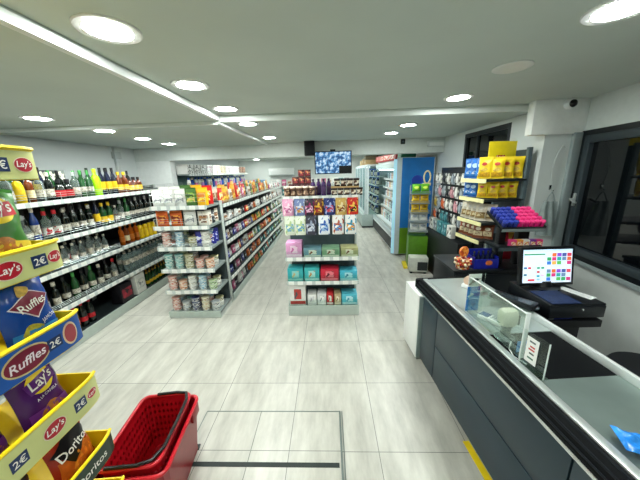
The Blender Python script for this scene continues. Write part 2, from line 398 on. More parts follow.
STRIP = strip_mat()
SHELFM = mat('8b9694', .4, metal=.2, noise=.04)
FRAMEM = mat('c3cbc7', .4, metal=.15, noise=.03)
PANELM = mat('3a4548', .5, noise=.05)
WIREM = mat('b9c2c0', .3, metal=.8, noise=.02)

def shelf(parent, x0, x1, depth, z, y0=0., wire=0., lip=.045, strip=None, deck=None):
    """one shelf, front edge at local y0; its price rail (and wire front) ride on it"""
    s = MB().box(x0, x1, y0 + .004, y0 + depth, z - .026, z).build('shelf', deck or SHELFM, parent, smooth=False)
    MB().box(x0, x1, y0 - .008, y0 + .004, z - lip + .006, z + .008).build('price_strip', strip or STRIP, s, smooth=False)
    if wire:
        w_ = MB()
        for k in range(3): w_.tube([(x0 + .01, y0 + .012, z + .012 + wire * (k + 1) / 3), (x1 - .01, y0 + .012, z + .012 + wire * (k + 1) / 3)], .0022, 5)
        n = max(2, int((x1 - x0) / .3))
        for k in range(n + 1):
            x = x0 + .01 + (x1 - x0 - .02) * k / n; w_.tube([(x, y0 + .012, z), (x, y0 + .012, z + .015 + wire)], .0022, 5)
        w_.build('wire_rail', WIREM, s)
    return s
def bay(label, loc, rz, length, depth, levels, base, back_h, wires=None, group=None, post=True, panel=PANELM, cat='shelving', double=0., baseC=FRAMEM, base_lip=None, shelf_depth=None, d_far=None, strip=None, deck=None):
    t = thing('gondola_shelving', label, cat, loc, rz, group)
    D = double or depth
    MB().box(0, length, 0.0, D, .0, base - .012).build('base_plinth', baseC, t, smooth=False)
    yb = D / 2 if double else D - .02
    MB().box(0.012, length - .012, yb - .012, yb + .012, base - .012, back_h).build('back_panel', panel, t, smooth=False)
    for x in ((.0, length - .03) if post else ()):
        MB().box(x, x + .03, yb - .025, yb + .025, base - .012, back_h + .01, c=.003).build('post', FRAMEM, t)
    shelf(t, 0, length, depth if not double else D, base, lip=base - .02, strip=strip or mat('b9c6bf', .4, metal=.2, noise=.03), deck=deck)
    for i, z in enumerate(levels):
        d = shelf_depth or (yb - .01)
        shelf(t, .002, length - .002, d, z, 0, (wires or {}).get(i, 0), strip=strip, deck=deck)
        if double: shelf(t, .002, length - .002, d, z, yb + .012)
    return t
# ------------------------------------------------------------------ products
GL = {'dark': mat('0d1512', .08, noise=0, coat=.5), 'green': mat('1d4a26', .08, noise=.05, coat=.4), 'lime': mat('9be012', .15, noise=.04, coat=.3), 'brown': mat('5a2a10', .1, noise=.05, coat=.4),
      'amber': mat('6e3312', .1, noise=.05, coat=.4), 'clear': mat('cfdedb', .06, trans=.85, noise=0, ior=1.2), 'blue': mat('1c3f8c', .1, noise=.05, coat=.4), 'red': mat('6b1119', .1, noise=.05, coat=.4), 'yellow': mat('ecc515', .25, noise=.04), 'orange': mat('a8500f', .15, noise=.05), 'navy': mat('141b33', .15, noise=.05), 'white': mat('e6e8e2', .3, noise=.02), 'purple': mat('3b1f56', .25, noise=.06), 'teal': mat('b9d2d2', .08, trans=.7, noise=0, ior=1.25)}
PROF = {
    'wine': (.31, [(.030, 0), (.037, .006), (.037, .185), (.030, .215), (.0145, .245), (.0135, .31)], .037, (.065, .12), (.262, .313, .0155)),
    'spirit': (.29, [(.036, 0), (.041, .006), (.041, .18), (.036, .20), (.016, .22), (.015, .285)], .041, (.045, .12), (.25, .292, .0185)),
    'squat': (.215, [(.042, 0), (.047, .006), (.047, .11), (.04, .14), (.017, .165), (.016, .21)], .047, (.03, .10), (.178, .217, .0195)),
    'globe': (.28, [(.032, 0), (.038, .005), (.056, .07), (.057, .10), (.045, .155), (.019, .19), (.016, .275)], .0575, (.065, .105), (.235, .283, .019)),
    'slim': (.345, [(.027, 0), (.031, .006), (.033, .2), (.026, .24), (.0135, .275), (.013, .34)], .0335, (.07, .17), (.295, .347, .016)),
    'stout': (.33, [(.04, 0), (.047, .006), (.048, .20), (.04, .235), (.018, .265), (.017, .325)], .0485, (.05, .08), (.285, .332, .021)),
    'beer': (.235, [(.027, 0), (.0305, .005), (.0305, .13), (.024, .16), (.0125, .19), (.012, .23)], .0305, (.045, .095), (.21, .237, .0145)),
    'water': (.31, [(.036, 0), (.042, .01), (.04, .05), (.042, .08), (.040, .12), (.042, .20), (.036, .245), (.014, .28), (.013, .305)], .0425, (.125, .19), (.282, .312, .017)),
    'plastic': (.25, [(.035, 0), (.04, .008), (.04, .16), (.03, .2), (.016, .215), (.016, .245)], .0405, (.03, .14), (.205, .252, .02)),
}
def bottle_maker(kind, g, lab, cap, name):
    H, prof, lr, (l0, l1), (c0, c1, cr) = PROF[kind]
    def mk():
        b = MB().lathe(prof, 16, sy=.8 if kind == 'spirit' else 1.).build(name, GL[g])
        MB().lathe([(lr + .0007, l0), (lr + .0007, l1)], 18, sy=.8 if kind == 'spirit' else 1.).build('label', lab, b)
        MB().lathe([(cr, c0), (cr, c1 - .003), (cr - .003, c1)], 12).build('cap', cap, b)
        return b
    return mk
LB = {'white': printed(['dedbd0', 'd2cec0', 'a59c88', 'd8d5ca', '8a8678'], 4., kind='noise'), 'yellow': mat('e8c11c', .5, noise=.08, scale=50), 'red': mat('c0202a', .5, noise=.08, scale=50), 'black': mat('15161a', .45, noise=.1), 'cream': mat('d8caa0', .5, noise=.08, scale=50),
      'blue': mat('2357b0', .45, noise=.08, scale=50), 'red and white': printed(['c3202b', 'f0eee8', 'e8e6df'], 3.), 'green': mat('3f8f45', .45, noise=.08), 'orange': mat('b8651a', .45, noise=.08), 'grey': mat('a4aaa8', .4, noise=.05), 'gold': mat('b8923a', .35, metal=.6, noise=.05), 'pink': mat('e077a8', .45, noise=.08), 'lilac': mat('b98fd0', .45, noise=.08)}
def P4(*c, **k): return printed(list(c), **k)
def carton_maker(w, d, h, m, lab, name='carton', lw=.8, lh=.5, lz=.5):
    def mk():
        b = MB().box(-w / 2, w / 2, -d / 2, d / 2, 0, h, c=min(w, d, h) * .03).build(name, m)
        MB().box(-w / 2 * lw, w / 2 * lw, -d / 2 - .0015, -d / 2 + .001, h * (lz - lh / 2), h * (lz + lh / 2)).build('label', lab, b, smooth=False)
        return b
    return mk
def tub_maker(r, h, m, lab, lid, name='food_tub'):
    def mk():
        b = MB().lathe([(r * .86, 0), (r * .9, .003), (r, h * .86)], 18).build(name, m)
        MB().lathe([(r * .925, h * .2), (r * .99, h * .72)], 18).build('label', lab, b)
        MB().lathe([(r * 1.05, h * .86), (r * 1.05, h * .97), (r * .98, h), (.0001, h)], 18).build('lid', lid, b)
        return b
    return mk
def bagshape(w, h, d, top=.035, bot=.035):
    def T(x, z):
        u = min(1, abs(2 * x / w)); v = z / h
        if v <= 0 or v >= 1: return 0
        e = 1 - abs(2 * v - 1) ** 3.2
        return d / 2 * max(0, 1 - u ** 2.6) ** .7 * max(0, e) ** .75
    return T
def bag_maker(w, h, d, m, decals=(), name='crisp_bag', crimp=True, crumple=.004, pouch=False):
    T = bagshape(w, h, d); ph = random.random() * 9
    def fold(x, z): return crumple * math.sin(x * 70 + ph) * math.sin(z * 55 + ph * 2)
    def wid(z): return 1 - .1 * math.sin(PI * z / h)
    def front(x, z, lift=0.):
        x2 = x * wid(z); t_ = T(x, z)
        return (x2, -(t_ + fold(x, z) * min(1, t_ / .01)) - lift, z)
    def back(u, v):
        x, z = (u - .5) * w, v * h; return (x * wid(z), T(x, z), z)
    def mk():
        b = MB(); b.grid(lambda u, v: front((u - .5) * w, v * h), 14, 14); b.grid(back, 14, 14)
        o = b.build(name, m, merge=True)
        for nm, vf, dm in decals:
            q = MB(); q.add(*lay(vf, lambda x, y, e: front(x, y + h / 2, .0022 + e), {'wordmark': .003, 'price': .003}.get(nm, .0 if nm != 'badge' else .0015)))
            q.build(nm, dm, o, fix=False)
        if crimp:
            for z in (0, h):
                s_ = -1 if z == 0 else 1
                MB().box(-w / 2, w / 2, -.0015, .0015, min(z, z + s_ * .012), max(z, z + s_ * .012)).build('seal_edge', m, o, smooth=False)
        return o
    return mk
def pouch_maker(w, h, d, m, lab, name='pouch', lw=.62, lh=.4, lz=.5):
    def T(x, z):
        u = min(1, abs(2 * x / w)); v = z / h
        return d / 2 * max(0, 1 - u ** 3) ** .6 * max(0, (1 - v)) ** .5 * min(1, .55 + v * 4)
    def mk():
        b = MB(); b.grid(lambda u, v: ((u - .5) * w, -T((u - .5) * w, v * h), v * h), 10, 10); b.grid(lambda u, v: ((u - .5) * w, T((u - .5) * w, v * h), v * h), 10, 10)
        b.box(-w / 2, w / 2, -.0012, .0012, h, h + .015)
        vs, fs = rect2(w * lw, h * lh, 0, h * lz)
        o = b.build(name, m)
        MB().add([(x, -T(x, y) - .0022, y) for x, y, z in vs], fs).build('label', lab, o, fix=False)
        return o
    return mk
def at(loc, rz, lx, ly, z):
    c, s = math.cos(rz), math.sin(rz)
    return (loc[0] + c * lx - s * ly, loc[1] + s * lx + c * ly, loc[2] + z)

# ------------------------------------------------------------------ liquor shelving on the left wall
H90 = PI / 2
LQP, LQD = mat('14191c', .5, noise=.06), mat('343d40', .45, metal=.2, noise=.05)
LQ1, LQ2 = (-2.87, 1.55, 0), (-2.87, 3.49, 0)
bay('near bay of the liquor shelving along the wall, five bottle levels', LQ1, H90, 1.935, .62, [.49, .89, 1.23, 1.62], .12, 1.68, {1: .06, 2: .07, 3: .07, 0: .05}, 'liquor shelving bays', post=True, panel=LQP, deck=LQD)
bay('far bay of the liquor shelving, ending beside the white pier', LQ2, H90, 1.85, .62, [.49, .90, 1.23, 1.62], .12, 1.68, {2: .07, 3: .07}, 'liquor shelving bays', panel=LQP, deck=LQD)
def lq(y, z, dx=.075): return (-2.87 - dx, y, z)
B = {
    'w': ('wine', 'dark', 'white', 'black', 'dark wine bottle with white label'), 'W': ('wine', 'dark', 'white', 'grey', 'dark wine bottle, white label, silver neck'),
    'g': ('wine', 'green', 'white', 'green', 'green wine bottle with white label'), 'G': ('stout', 'lime', 'lime', 'lime', 'x'),
    'y': ('spirit', 'amber', 'yellow', 'yellow', 'amber bottle with yellow label'), 'a': ('spirit', 'amber', 'cream', 'gold', 'amber bottle with cream label'),
    'c': ('spirit', 'clear', 'white', 'grey', 'clear spirit bottle with white label'), 'C': ('spirit', 'clear', 'white', 'red', 'clear red-capped bottle with white label'),
    'b': ('squat', 'blue', 'blue', 'white', 'squat blue bottle with white cap'), 'o': ('globe', 'clear', 'white', 'grey', 'round clear bottle with white label'),
    'r': ('spirit', 'red', 'red', 'black', 'dark red bottle with red label'), 'R': ('spirit', 'clear', 'red and white', 'red', 'clear bottle with red-white label'),
    'k': ('spirit', 'dark', 'white', 'white', 'black bottle with white cap'), 'K': ('slim', 'navy', 'yellow', 'black', 'tall navy bottle with yellow label'),
    'n': ('squat', 'brown', 'yellow', 'black', 'brown squat bottle with yellow label'), 'N': ('spirit', 'brown', 'white', 'white', 'brown bottle with white label'),
    'e': ('spirit', 'green', 'yellow', 'yellow', 'green bottle with yellow label'), 's': ('beer', 'clear', 'white', 'white', 'small clear bottle with white cap'),
    'S': ('beer', 'clear', 'red and white', 'white', 'small clear bottle with red-white label'), 'O': ('spirit', 'orange', 'orange', 'orange', 'orange liqueur bottle'),
    'Y': ('plastic', 'yellow', 'yellow', 'black', 'yellow bottle with black cap'), 'x': ('wine', 'dark', 'red', 'red', 'dark wine bottle with red cap and label'),
    'v': ('water', 'teal', 'white', 'white', 'clear water bottle with white cap'), 'z': ('beer', 'green', 'yellow', 'gold', 'green beer bottle with yellow label'),
    'B': ('slim', 'blue', 'white', 'white', 'tall pale-blue bottle'), 'd': ('squat', 'dark', 'red', 'black', 'squat dark bottle with red label'),
}
LB['lime'] = mat('b7e01e', .4, noise=.05); LB['lilac2'] = LB['lilac']
def row(seq, y0, step, z, where, group, dx=.075, jit=.012, sc=1.):
    i = 0
    for ch in seq:
        y = y0 + i * step; i += 1
        if ch == ' ': continue
        kind, g, lab, cap, words_ = B[ch]
        if ch == 'G': words_ = 'tall lime-green liqueur bottle'
        place(('b', ch), bottle_maker(kind, g, LB[lab], LB.get(cap, LB['grey']), 'liquor_bottle' if ch != 'v' else 'water_bottle'), lq(y, z, dx + random.uniform(0, jit)), random.uniform(0, 6), f'{words_}, {nth(i)} from the snack-stand end, {where}', 'bottle', group, sc=(sc, sc, sc))
row('ckyaCkdcYackddcggGKKKyynnn', 1.72, .0985, 1.62, 'top liquor shelf front', 'bottles on the top liquor shelf')
row('dgkwrwkkgwkKgwdgwKwwKkdnwn', 1.75, .0985, 1.62, 'top liquor shelf back row', 'bottles on the top liquor shelf', dx=.19)
row('drxdbCboBRRkwwkKeescgwWwWwwwWww', 1.72, .105, 1.23, 'second liquor shelf', 'bottles on the second liquor shelf', dx=.08)
row('dwdrwdgkwdgwkwwe dedgwkwwwwkw', 1.72, .107, 1.23, 'second liquor shelf back row', 'bottles on the second liquor shelf', dx=.2)
row('cCksbbcsSsSscss', 1.75, .112, .89, 'third liquor shelf', 'bottles on the third liquor shelf')
row('sSccsscscsSsccs', 1.80, .112, .89, 'third liquor shelf back row', 'bottles on the third liquor shelf', dx=.2)
row('OaOOYYYY', 3.62, .1, .90, 'third far-bay liquor shelf', 'bottles on the third liquor shelf')
row('NkNNwkNkwgwgkwC', 1.75, .115, .49, 'fourth liquor shelf', 'bottles on the fourth liquor shelf')
row('vvvvvvvvvvvvv', 3.60, .095, .49, 'fourth far-bay liquor shelf', 'water bottles')
row('vvvvvvvvvvvvv', 3.63, .095, .49, 'fourth far-bay shelf back row', 'water bottles', dx=.19)
row('xxwxxxwxxx', 2.0, .1, .12, 'bottom liquor shelf', 'bottles on the bottom liquor shelf', dx=.09)
row('zzzzzzzzzzzz', 3.95, .08, .12, 'bottom far-bay liquor shelf', 'beer bottles with yellow labels', dx=.08)
row('zzzzzzzzzzzz', 3.98, .08, .12, 'bottom far-bay shelf back row', 'beer bottles with yellow labels', dx=.16)
for i in range(4):
    place('wp', pouch_maker(.1, .25, .06, mat('e9e6da', .4, noise=.03), P4('c9b878', 'e7e2cf', '5a5a40', scale=3.)), lq(4.5 + i * .13, .90, .09), H90, f'white stand-up pouch, {nth(i + 1)} beyond the yellow bottles on the far liquor bay', 'pouch', 'white pouches on the far liquor bay')
place('wb', carton_maker(.2, .14, .3, mat('e8e8e2', .5, noise=.03), P4('cfd2cc', 'e8e6df', '8b8f8f', scale=4.)), lq(3.72, .12, .09), H90, 'white carton beside the yellow-labelled beer bottles on the bottom liquor shelf', 'carton', 'cartons on the liquor shelving')
place('rb', carton_maker(.22, .16, .27, mat('16141a', .5, noise=.05), P4('8a1228', 'b01836', '2a1018', scale=3.)), lq(3.43, .12, .10), H90, 'black and red wine carton on the bottom liquor shelf', 'carton', 'cartons on the liquor shelving')
place('yb', carton_maker(.085, .085, .3, mat('f2cf1a', .45, noise=.03), P4('f2cf1a', 'f7e06a', 'e0b010', scale=3.)), lq(2.47, 1.62, .33), H90, 'tall yellow gift carton behind the bottles on the top liquor shelf', 'carton', 'cartons on the liquor shelving')
for i, (y, c) in enumerate(((2.95, '23262b'), (3.06, '2e3b35'), (3.17, '6f7774'))):
    place(('gb', i), carton_maker(.1, .09, .32, mat(c, .45, noise=.05), P4('e4e0d0', c, 'c9c3ae', scale=3.), lh=.3, lz=.8), lq(y, 1.62, .33), H90, f'tall {"black dark-green grey".split()[i]} whisky carton at the back of the top liquor shelf', 'carton', 'cartons on the liquor shelving')

# ------------------------------------------------------------------ left gondola: end unit, two side bays
GE = (-2.14, 3.14, 0)
bay('end unit of the gondola in the aisle middle, stacked with tubs', GE, 0, .69, .42, [.39, .68, .97, 1.235, 1.48], .09, 1.50, {4: .13, 3: .08, 2: .04}, post=False, base_lip=.07)
t = thing('corner_post', 'pale upright post between the end unit and the side bays', 'post', (-1.47, 3.585, 0))
MB().box(-.025, .025, -.02, .02, 0, 1.5, c=.003).build('upright', FRAMEM, t); MB().box(-.004, .004, -.0215, -.0195, .1, 1.45).build('slot_line', DARKM, t, smooth=False)
GS1, GS2 = (-1.44, 3.61, 0), (-1.44, 6.76, 0)
LV = [.38, .645, .92, 1.18, 1.44]
bay('long side bay of the gondola facing the centre aisle, full of snacks', GS1, H90, 3.12, .7, LV, .11, 1.50, {4: .03}, 'gondola side bays', double=.7, panel=LQP, deck=LQD)
bay('farther side bay of the gondola, beyond the long snack bay', GS2, H90, 1.5, .7, LV, .11, 1.50, None, 'gondola side bays', double=.7, panel=LQP, deck=LQD)

packs = {
    'wp': ('pouch', .15, .19, .07, 'e8e8e3', ('d6d8d4', '8c8f94', 'f4f4f0'), 'white pouch'), 'gp': ('pouch', .15, .20, .07, '3f6a2c', ('8fb545', 'd6c06a', '2d4f20'), 'green pouch'),
    'yp': ('pouch', .15, .20, .07, 'efb41c', ('d4862a', 'f5d54a', 'c4702a'), 'yellow pouch'), 'op': ('pouch', .14, .17, .07, 'd8601c', ('f0a23a', 'c23a1c', '7c2413'), 'orange pouch'),
    'rp': ('pouch', .14, .19, .06, 'cf2420', ('f2c93a', 'd82a20', 'f4e2b0'), 'red-yellow pouch'), 'bp': ('pouch', .14, .17, .06, '2a2f8f', ('3a48c0', '1d2070', 'dfe2f4'), 'dark-blue pouch'),
    'np': ('pouch', .14, .16, .06, 'e3ddd2', ('6b4632', 'e9e4da', 'a87850'), 'beige-brown pouch'), 'kp': ('pouch', .13, .17, .06, '23242a', ('50525a', '1a1a20', 'd0d0cc'), 'black pouch'),
    'pp': ('pouch', .13, .17, .06, 'c75a86', ('e8a8c0', 'a83866', 'f2dfe6'), 'pink pouch'), 'tp': ('pouch', .13, .17, .06, '2b8f8f', ('8fd2cc', '1c6a6c', 'e8f2ee'), 'teal pouch'),
}
def pack(code):
    k, w, h, d, base, cols, words_ = packs[code]
    return ('p', code), pouch_maker(w, h, d, mat(base, .3, noise=.05), printed(list(cols), 3.5), 'snack_pouch', .74, .55, .5), words_
def ge(lx, ly, z): return at(GE, 0, lx, ly, z)
shn = {1.48: 'end-unit top shelf', 1.235: 'end-unit second shelf', .97: 'end-unit third shelf', .68: 'end-unit fourth shelf', .39: 'end-unit fifth shelf', .09: 'end-unit base'}
for z, seq in ((1.48, ['wp', 'wp', 'wp', 'gp', 'yp']), (1.235, ['op', 'op', 'wp', 'np'])):
    W_ = .69 / len(seq)
    for i, c in enumerate(seq):
        k, mk, wd = pack(c); place(k, mk, ge(W_ * (i + .5), .075, z), 0, f'{wd}, {nth(i + 1)} from the liquor aisle on the {shn[z]}', 'pouch', f'pouches on the {shn[z]}', sc=(.9 if z > 1.3 else 1.05, 1, 1.0))
for z, seq in ((1.48, ['wp', 'wp', 'gp', 'yp', 'rp']),):
    for i, c in enumerate(seq):
        k, mk, wd = pack(c); place(k, mk, ge(.07 + .138 * i, .22, z), 0, f'{wd}, {nth(i + 1)} from the liquor aisle, back row, {shn[z]}', 'pouch', f'pouches on the {shn[z]}', sc=(.9, 1, 1.12))
for i, c in enumerate(['np', 'kp', 'np']):
    k, mk, wd = pack(c); place(k, mk, ge(.625, .12 + .10 * i, 1.235), H90 * .75, f'{wd}, {nth(i + 1)} along the open side of the {shn[1.235]}', 'pouch', f'pouches on the {shn[1.235]}')
shs = {.97: 'third', .68: 'fourth', .39: 'fifth', .09: 'bottom'}
TC = {'pink': ('d9a79b', 'b85f4e'), 'blue': ('9fc4d6', '5d93b3'), 'white': ('e6e6df', 'a9a9a0'), 'olive': ('b9b58a', '7f7d4e'), 'teal': ('86bcb8', '4c8e8c'), 'green': ('b2c79a', '6f9a5e'), 'navy': ('3c4878', '20284e'), 'peach': ('e0b394', 'c4784a'), 'grey': ('b7bdbf', '7d8689'), 'cream': ('dcd3b4', 'a68d58')}
def tubkey(c, r=.052, h=.062): return ('tub', c, r, h), tub_maker(r, h, mat('dfe2dd', .3, noise=.03), printed([TC[c][0], TC[c][1], 'ece9e0'], 4.), mat(TC[c][0], .35, noise=.04))
def stacks(z, seq, h=.062, r=.052, back=True):
    W_ = .66 / len(seq)
    for i, (c, n) in enumerate(seq):
        for q in range(n):
            k, mk = tubkey(c, r, h)
            place(k, mk, ge(.015 + W_ * (i + .5), .07 + .004 * q * (i % 2), z + q * (h + .001)), random.uniform(-.4, .4), f'{c} food tub, {["lowest", "second up", "third up"][q]} in {nth(i + 1)} stack from liquor aisle, {shs[z]} end-unit shelf', 'food tub', f'food tubs on the {shn[z]}')
            if back and i < 99 and q < n:
                c2 = list(TC)[(i * 3 + q) % 10]; k, mk = tubkey(c2, r, h)
                place(k, mk, ge(.015 + W_ * (i + .5), .20, z + q * (h + .001)), 0, f'{c2} tub in the back row, {["lowest", "second up", "third up"][q]} in {nth(i + 1)} stack, {shs[z]} end-unit shelf', 'food tub', f'food tubs on the {shn[z]}')
stacks(.97, [('pink', 3), ('blue', 3), ('olive', 2), ('white', 3)])
for i in range(3):
    k, mk, wd = pack('bp'); place(k, mk, ge(.60 - .07 * (i == 0), .08 + .10 * i, .97), .4 * i, f'dark-blue pouch, {nth(i + 1)} at the open corner of the end-unit third shelf', 'pouch', 'blue pouches on the end unit')
stacks(.68, [('teal', 3), ('teal', 3), ('olive', 3), ('pink', 2), ('peach', 2)])
stacks(.39, [('pink', 3), ('peach', 2), ('white', 3), ('blue', 3), ('green', 2)])
stacks(.09, [('pink', 3), ('grey', 2), ('navy', 3), ('cream', 3), ('grey', 2)])

def gs(y, z, dx=.07): return (-1.44 - dx, y, z)
SIDE = {1.44: ['rp', 'yp', 'yp', 'np', 'yp', 'rp', 'np', 'pp', 'rp', 'kp', 'np', 'gp', 'op', 'yp', 'gp', 'tp', 'rp', 'yp', 'op', 'gp', 'wp', 'yp'],
        1.18: ['kp', 'np', 'wp', 'np', 'wp', 'np', 'kp', 'kp', 'rp', 'kp', 'kp', 'np', 'op', 'wp', 'wp', 'np', 'kp', 'np', 'wp', 'kp', 'np', 'wp'],
        .92: ['bp', 'np', 'kp', 'bp', 'pp', 'wp', 'bp', 'rp', 'pp', 'np', 'bp', 'yp', 'op', 'gp', 'yp', 'gp', 'rp', 'op', 'np', 'tp', 'rp', 'gp'],
        .645: ['bp', 'wp', 'pp', 'wp', 'rp', 'bp', 'np', 'wp', 'rp', 'rp', 'wp', 'gp', 'wp', 'tp', 'gp', 'op', 'rp', 'op', 'wp', 'kp', 'rp', 'op'],
        .38: ['kp', 'bp', 'kp', 'pp', 'kp', 'bp', 'kp', 'op', 'kp', 'op', 'op', 'kp', 'op', 'op', 'tp', 'kp', 'tp', 'op', 'kp', 'tp', 'kp', 'tp'],
        .11: ['wp', 'pp', 'kp', 'wp', 'pp', 'wp', 'kp', 'op', 'op', 'gp', 'op', 'op', 'gp', 'op', 'tp', 'tp', 'kp', 'tp', 'rp', 'tp', 'kp', 'tp']}
sn = {1.44: 'top', 1.18: 'second', .92: 'third', .645: 'fourth', .38: 'fifth', .11: 'lowest'}
for z, seq in SIDE.items():
    for i, c in enumerate(seq):
        k, mk, wd = pack(c)
        place(k, mk, gs(3.70 + i * .14, z, .055 + random.uniform(0, .03)), H90 + random.uniform(-.15, .15), f'{wd}, {nth(i + 1)} from the post on the {sn[z]} shelf of the long side bay', 'pouch', f'pouches on the {sn[z]} shelf of the gondola side', sc=(.95, 1, random.uniform(.95, 1.1) if z == 1.44 else random.uniform(.52, .72)))
        if z == 1.44 and i < 21:
            c2 = seq[(i * 7 + 3) % 22]; k, mk, wd = pack(c2)
            place(k, mk, gs(3.77 + i * .14, z, .2), H90, f'{wd}, {nth(i + 1)} from the post, back row, top shelf of the long side bay', 'pouch', 'pouches on the top shelf of the gondola side', sc=(.95, 1, random.uniform(1.1, 1.3)))
for z, seq in (((1.44), ['pp', 'wp', 'np', 'wp', 'kp', 'wp', 'pp', 'wp', 'np', 'pp']), ((1.18), ['np', 'wp', 'kp', 'np', 'wp', 'wp', 'np', 'kp', 'wp', 'np']), (.92, ['kp', 'wp', 'gp', 'kp', 'np', 'tp', 'wp', 'gp', 'kp', 'np']), (.645, ['kp', 'gp', 'wp', 'kp', 'tp', 'kp', 'gp', 'wp', 'kp', 'tp']), (.38, ['tp', 'kp', 'gp', 'tp', 'kp', 'tp', 'kp', 'gp', 'tp', 'kp']), (.11, ['kp', 'tp', 'kp', 'gp', 'tp', 'kp', 'tp', 'kp', 'gp', 'tp'])):
    for i, c in enumerate(seq):
        k, mk, wd = pack(c)
        place(k, mk, gs(6.85 + i * .14, z, .06), H90, f'{wd}, {nth(i + 1)} from its near end on the {sn[z]} shelf of the farther side bay', 'pouch', f'pouches on the farther gondola bay', sc=(.95, 1, .64))

# ------------------------------------------------------------------ tall wall shelving beyond the beam, far wall
FW = (-2.9, 5.68, 0)
bay('tall wall shelving beyond the deep beam with white boxes on top', FW, H90, 4.2, .55, [.5, .9, 1.25, 1.53, 1.86], .12, 1.9, None, None, panel=mat('6f9491', .5, noise=.04))
for i in range(13):
    y = 5.82 + i * .31; kind = ['dotted', 'white', 'cream', 'white', 'white', 'brown'][min(5, i * 6 // 13)] if i else 'dotted'
    cols = {'dotted': ('e8e8e4', '2e2f33', 'f2f2ee', 'e4e4e0'), 'white': ('eeeeea', 'd2d6d8', 'c8a8b0'), 'cream': ('e2d6b4', 'efe9d6', 'c9b68c'), 'brown': ('6a4032', 'd8c2a4', 'a05a48')}[kind]
    place(('fb', kind), carton_maker(.28, .24, .2, mat(cols[0], .5, noise=.03), P4(*cols, scale=9.), 'carton', .96, .9), (-2.9 - .14, y, 1.86), H90, f'{kind} carton, {nth(i + 1)} from the pier on top of the tall wall shelving', 'carton', 'cartons on top of the wall shelving')
for i in range(26):
    c = ['white', 'blue', 'pink', 'white', 'lilac', 'blue', 'white'][i % 7]
    place(('dt', c), bottle_maker('plastic', 'white' if c != 'blue' else 'blue', LB[c], LB['blue' if c != 'blue' else 'white'], 'detergent_bottle'), (-2.9 - .09, 5.8 + i * .155, 1.53), i * .7, f'{c} detergent bottle, {nth(i + 1)} from the pier on the wall shelving beyond the beam', 'bottle', 'detergent bottles beyond the beam')
BS = (-2.45, 11.2, 0)
bay('low shelving against the far wall behind the gondola aisle', BS, 0, 3.4, .5, [.5, .9, 1.3], .12, 1.35, None, None, panel=mat('cfd6d3', .5, noise=.03))
for z in (.12, .5, .9, 1.3):
    for i in range(14):
        c = ['wp', 'pp', 'np', 'wp', 'tp', 'kp', 'wp'][(i + int(z * 10)) % 7]; k, mk, wd = pack(c)
        place(k, mk, at(BS, 0, .15 + i * .235, .1, z), 0, f'{wd}, {nth(i + 1)} from the liquor side, {({.12: "lowest", .5: "second lowest", .9: "third lowest", 1.3: "top"})[z]} far-wall shelf', 'pouch', 'pouches on the far-wall shelving', sc=(1.4, 1, 1.35))
for i in range(4):
    place('bt', carton_maker(.3, .22, .2, mat('2d8fd2', .4, noise=.05), P4('7fc4ee', '2d7fc8', 'd9eef8', scale=4.), 'tissue_pack'), (-1.96, 6.95 + .33 * i, 1.44), H90, f'blue tissue pack, {nth(i + 1)} from the near end on top of the farther side bay', 'tissue pack', 'blue tissue packs')
t = thing('air_conditioner', 'white wall air conditioner on the far wall', 'air conditioner', (-1.95, 11.8, 1.86))
MB().box(-.55, .55, -.24, 0, -.15, .15, c=.03).build('housing', mat('eef1ef', .35, noise=.01), t); MB().box(-.4, .4, -.004, .0, -.1, .1).build('mounting_plate', GREYM, t, smooth=False); MB().box(-.5, .5, -.245, -.2, -.145, -.10, c=.01).build('louvre', mat('c8cfcd', .4, noise=.02), t)
# ------------------------------------------------------------------ centre gondola with its display end
CG = (-.555, 3.17, 0)
LIP = mat('a9bdb4', .4, metal=.15, noise=.03)
t = bay('centre gondola with sweets hung on its end and toys of sweets boxes below', CG, 0, .92, .40, [.478, .80, 1.555], .14, 1.56, None, None, base_lip=.1, post=False, panel=mat('54666a', .5, noise=.05))
t['label'] = 'centre gondola end with hanging sweet bags above shelves of boxed sweets'
for x in (0, .895): MB().box(x, x + .025, .33, .36, .12, 1.55).build('post', FRAMEM, t)
mb = MB(); mb.box(0, .92, .395, 2.4, 0, .13); mb.box(.44, .48, .395, 2.4, .13, 1.5)
mb.build('rear_body', FRAMEM, t, smooth=False)
for z in (.45, .8, 1.15, 1.5): MB().box(0, .92, .40, 2.4, z - .025, z).build('shelf', SHELFM, t, smooth=False)
ACR = glass('e8f2ee', .10)
for z in (.14, .478, .80):
    fence = MB(); fence.box(.005, .915, .002, .006, z + .008, z + .085); fence.build('clear_front', ACR, t, smooth=False)
def cg(lx, ly, z): return at(CG, 0, lx, ly, z)
# peg rods and the hanging bags
HB1 = [('pink', ('e0a0c0', 'f0d4e0', 'b05a88'), .075), ('blue-grey', ('6a7aa8', 'c8d0e0', 'b8843f'), .215), ('dark', ('2a2030', '8a2a5a', 'd8b0c8'), .325), ('brown', ('5a2c20', 'd6a83a', '9a2f28'), .43), ('navy', ('20306e', '9aa8d8', 'c03a48'), .565), ('gold', ('c8a45a', 'e0d0a0', '7a3a1a'), .70), ('red', ('c8261e', 'e8b84a', '2a2014'), .835)]
HB2 = [('green and white', ('dfe6d4', 'a8bf8a', '6fa4c0'), .09), ('white and green', ('e2e8d8', 'b0c48a', '5f98b8'), .215), ('dark', ('3a3a48', '8890a8', 'c8ccd8'), .335), ('white and blue', ('e6eaf0', '2a5ab0', '9ab8dc'), .495), ('white', ('ecece8', 'b85a3a', '5a86b8'), .66), ('white and teal', ('eef0ee', '2a8fb0', 'd89a4a'), .81)]
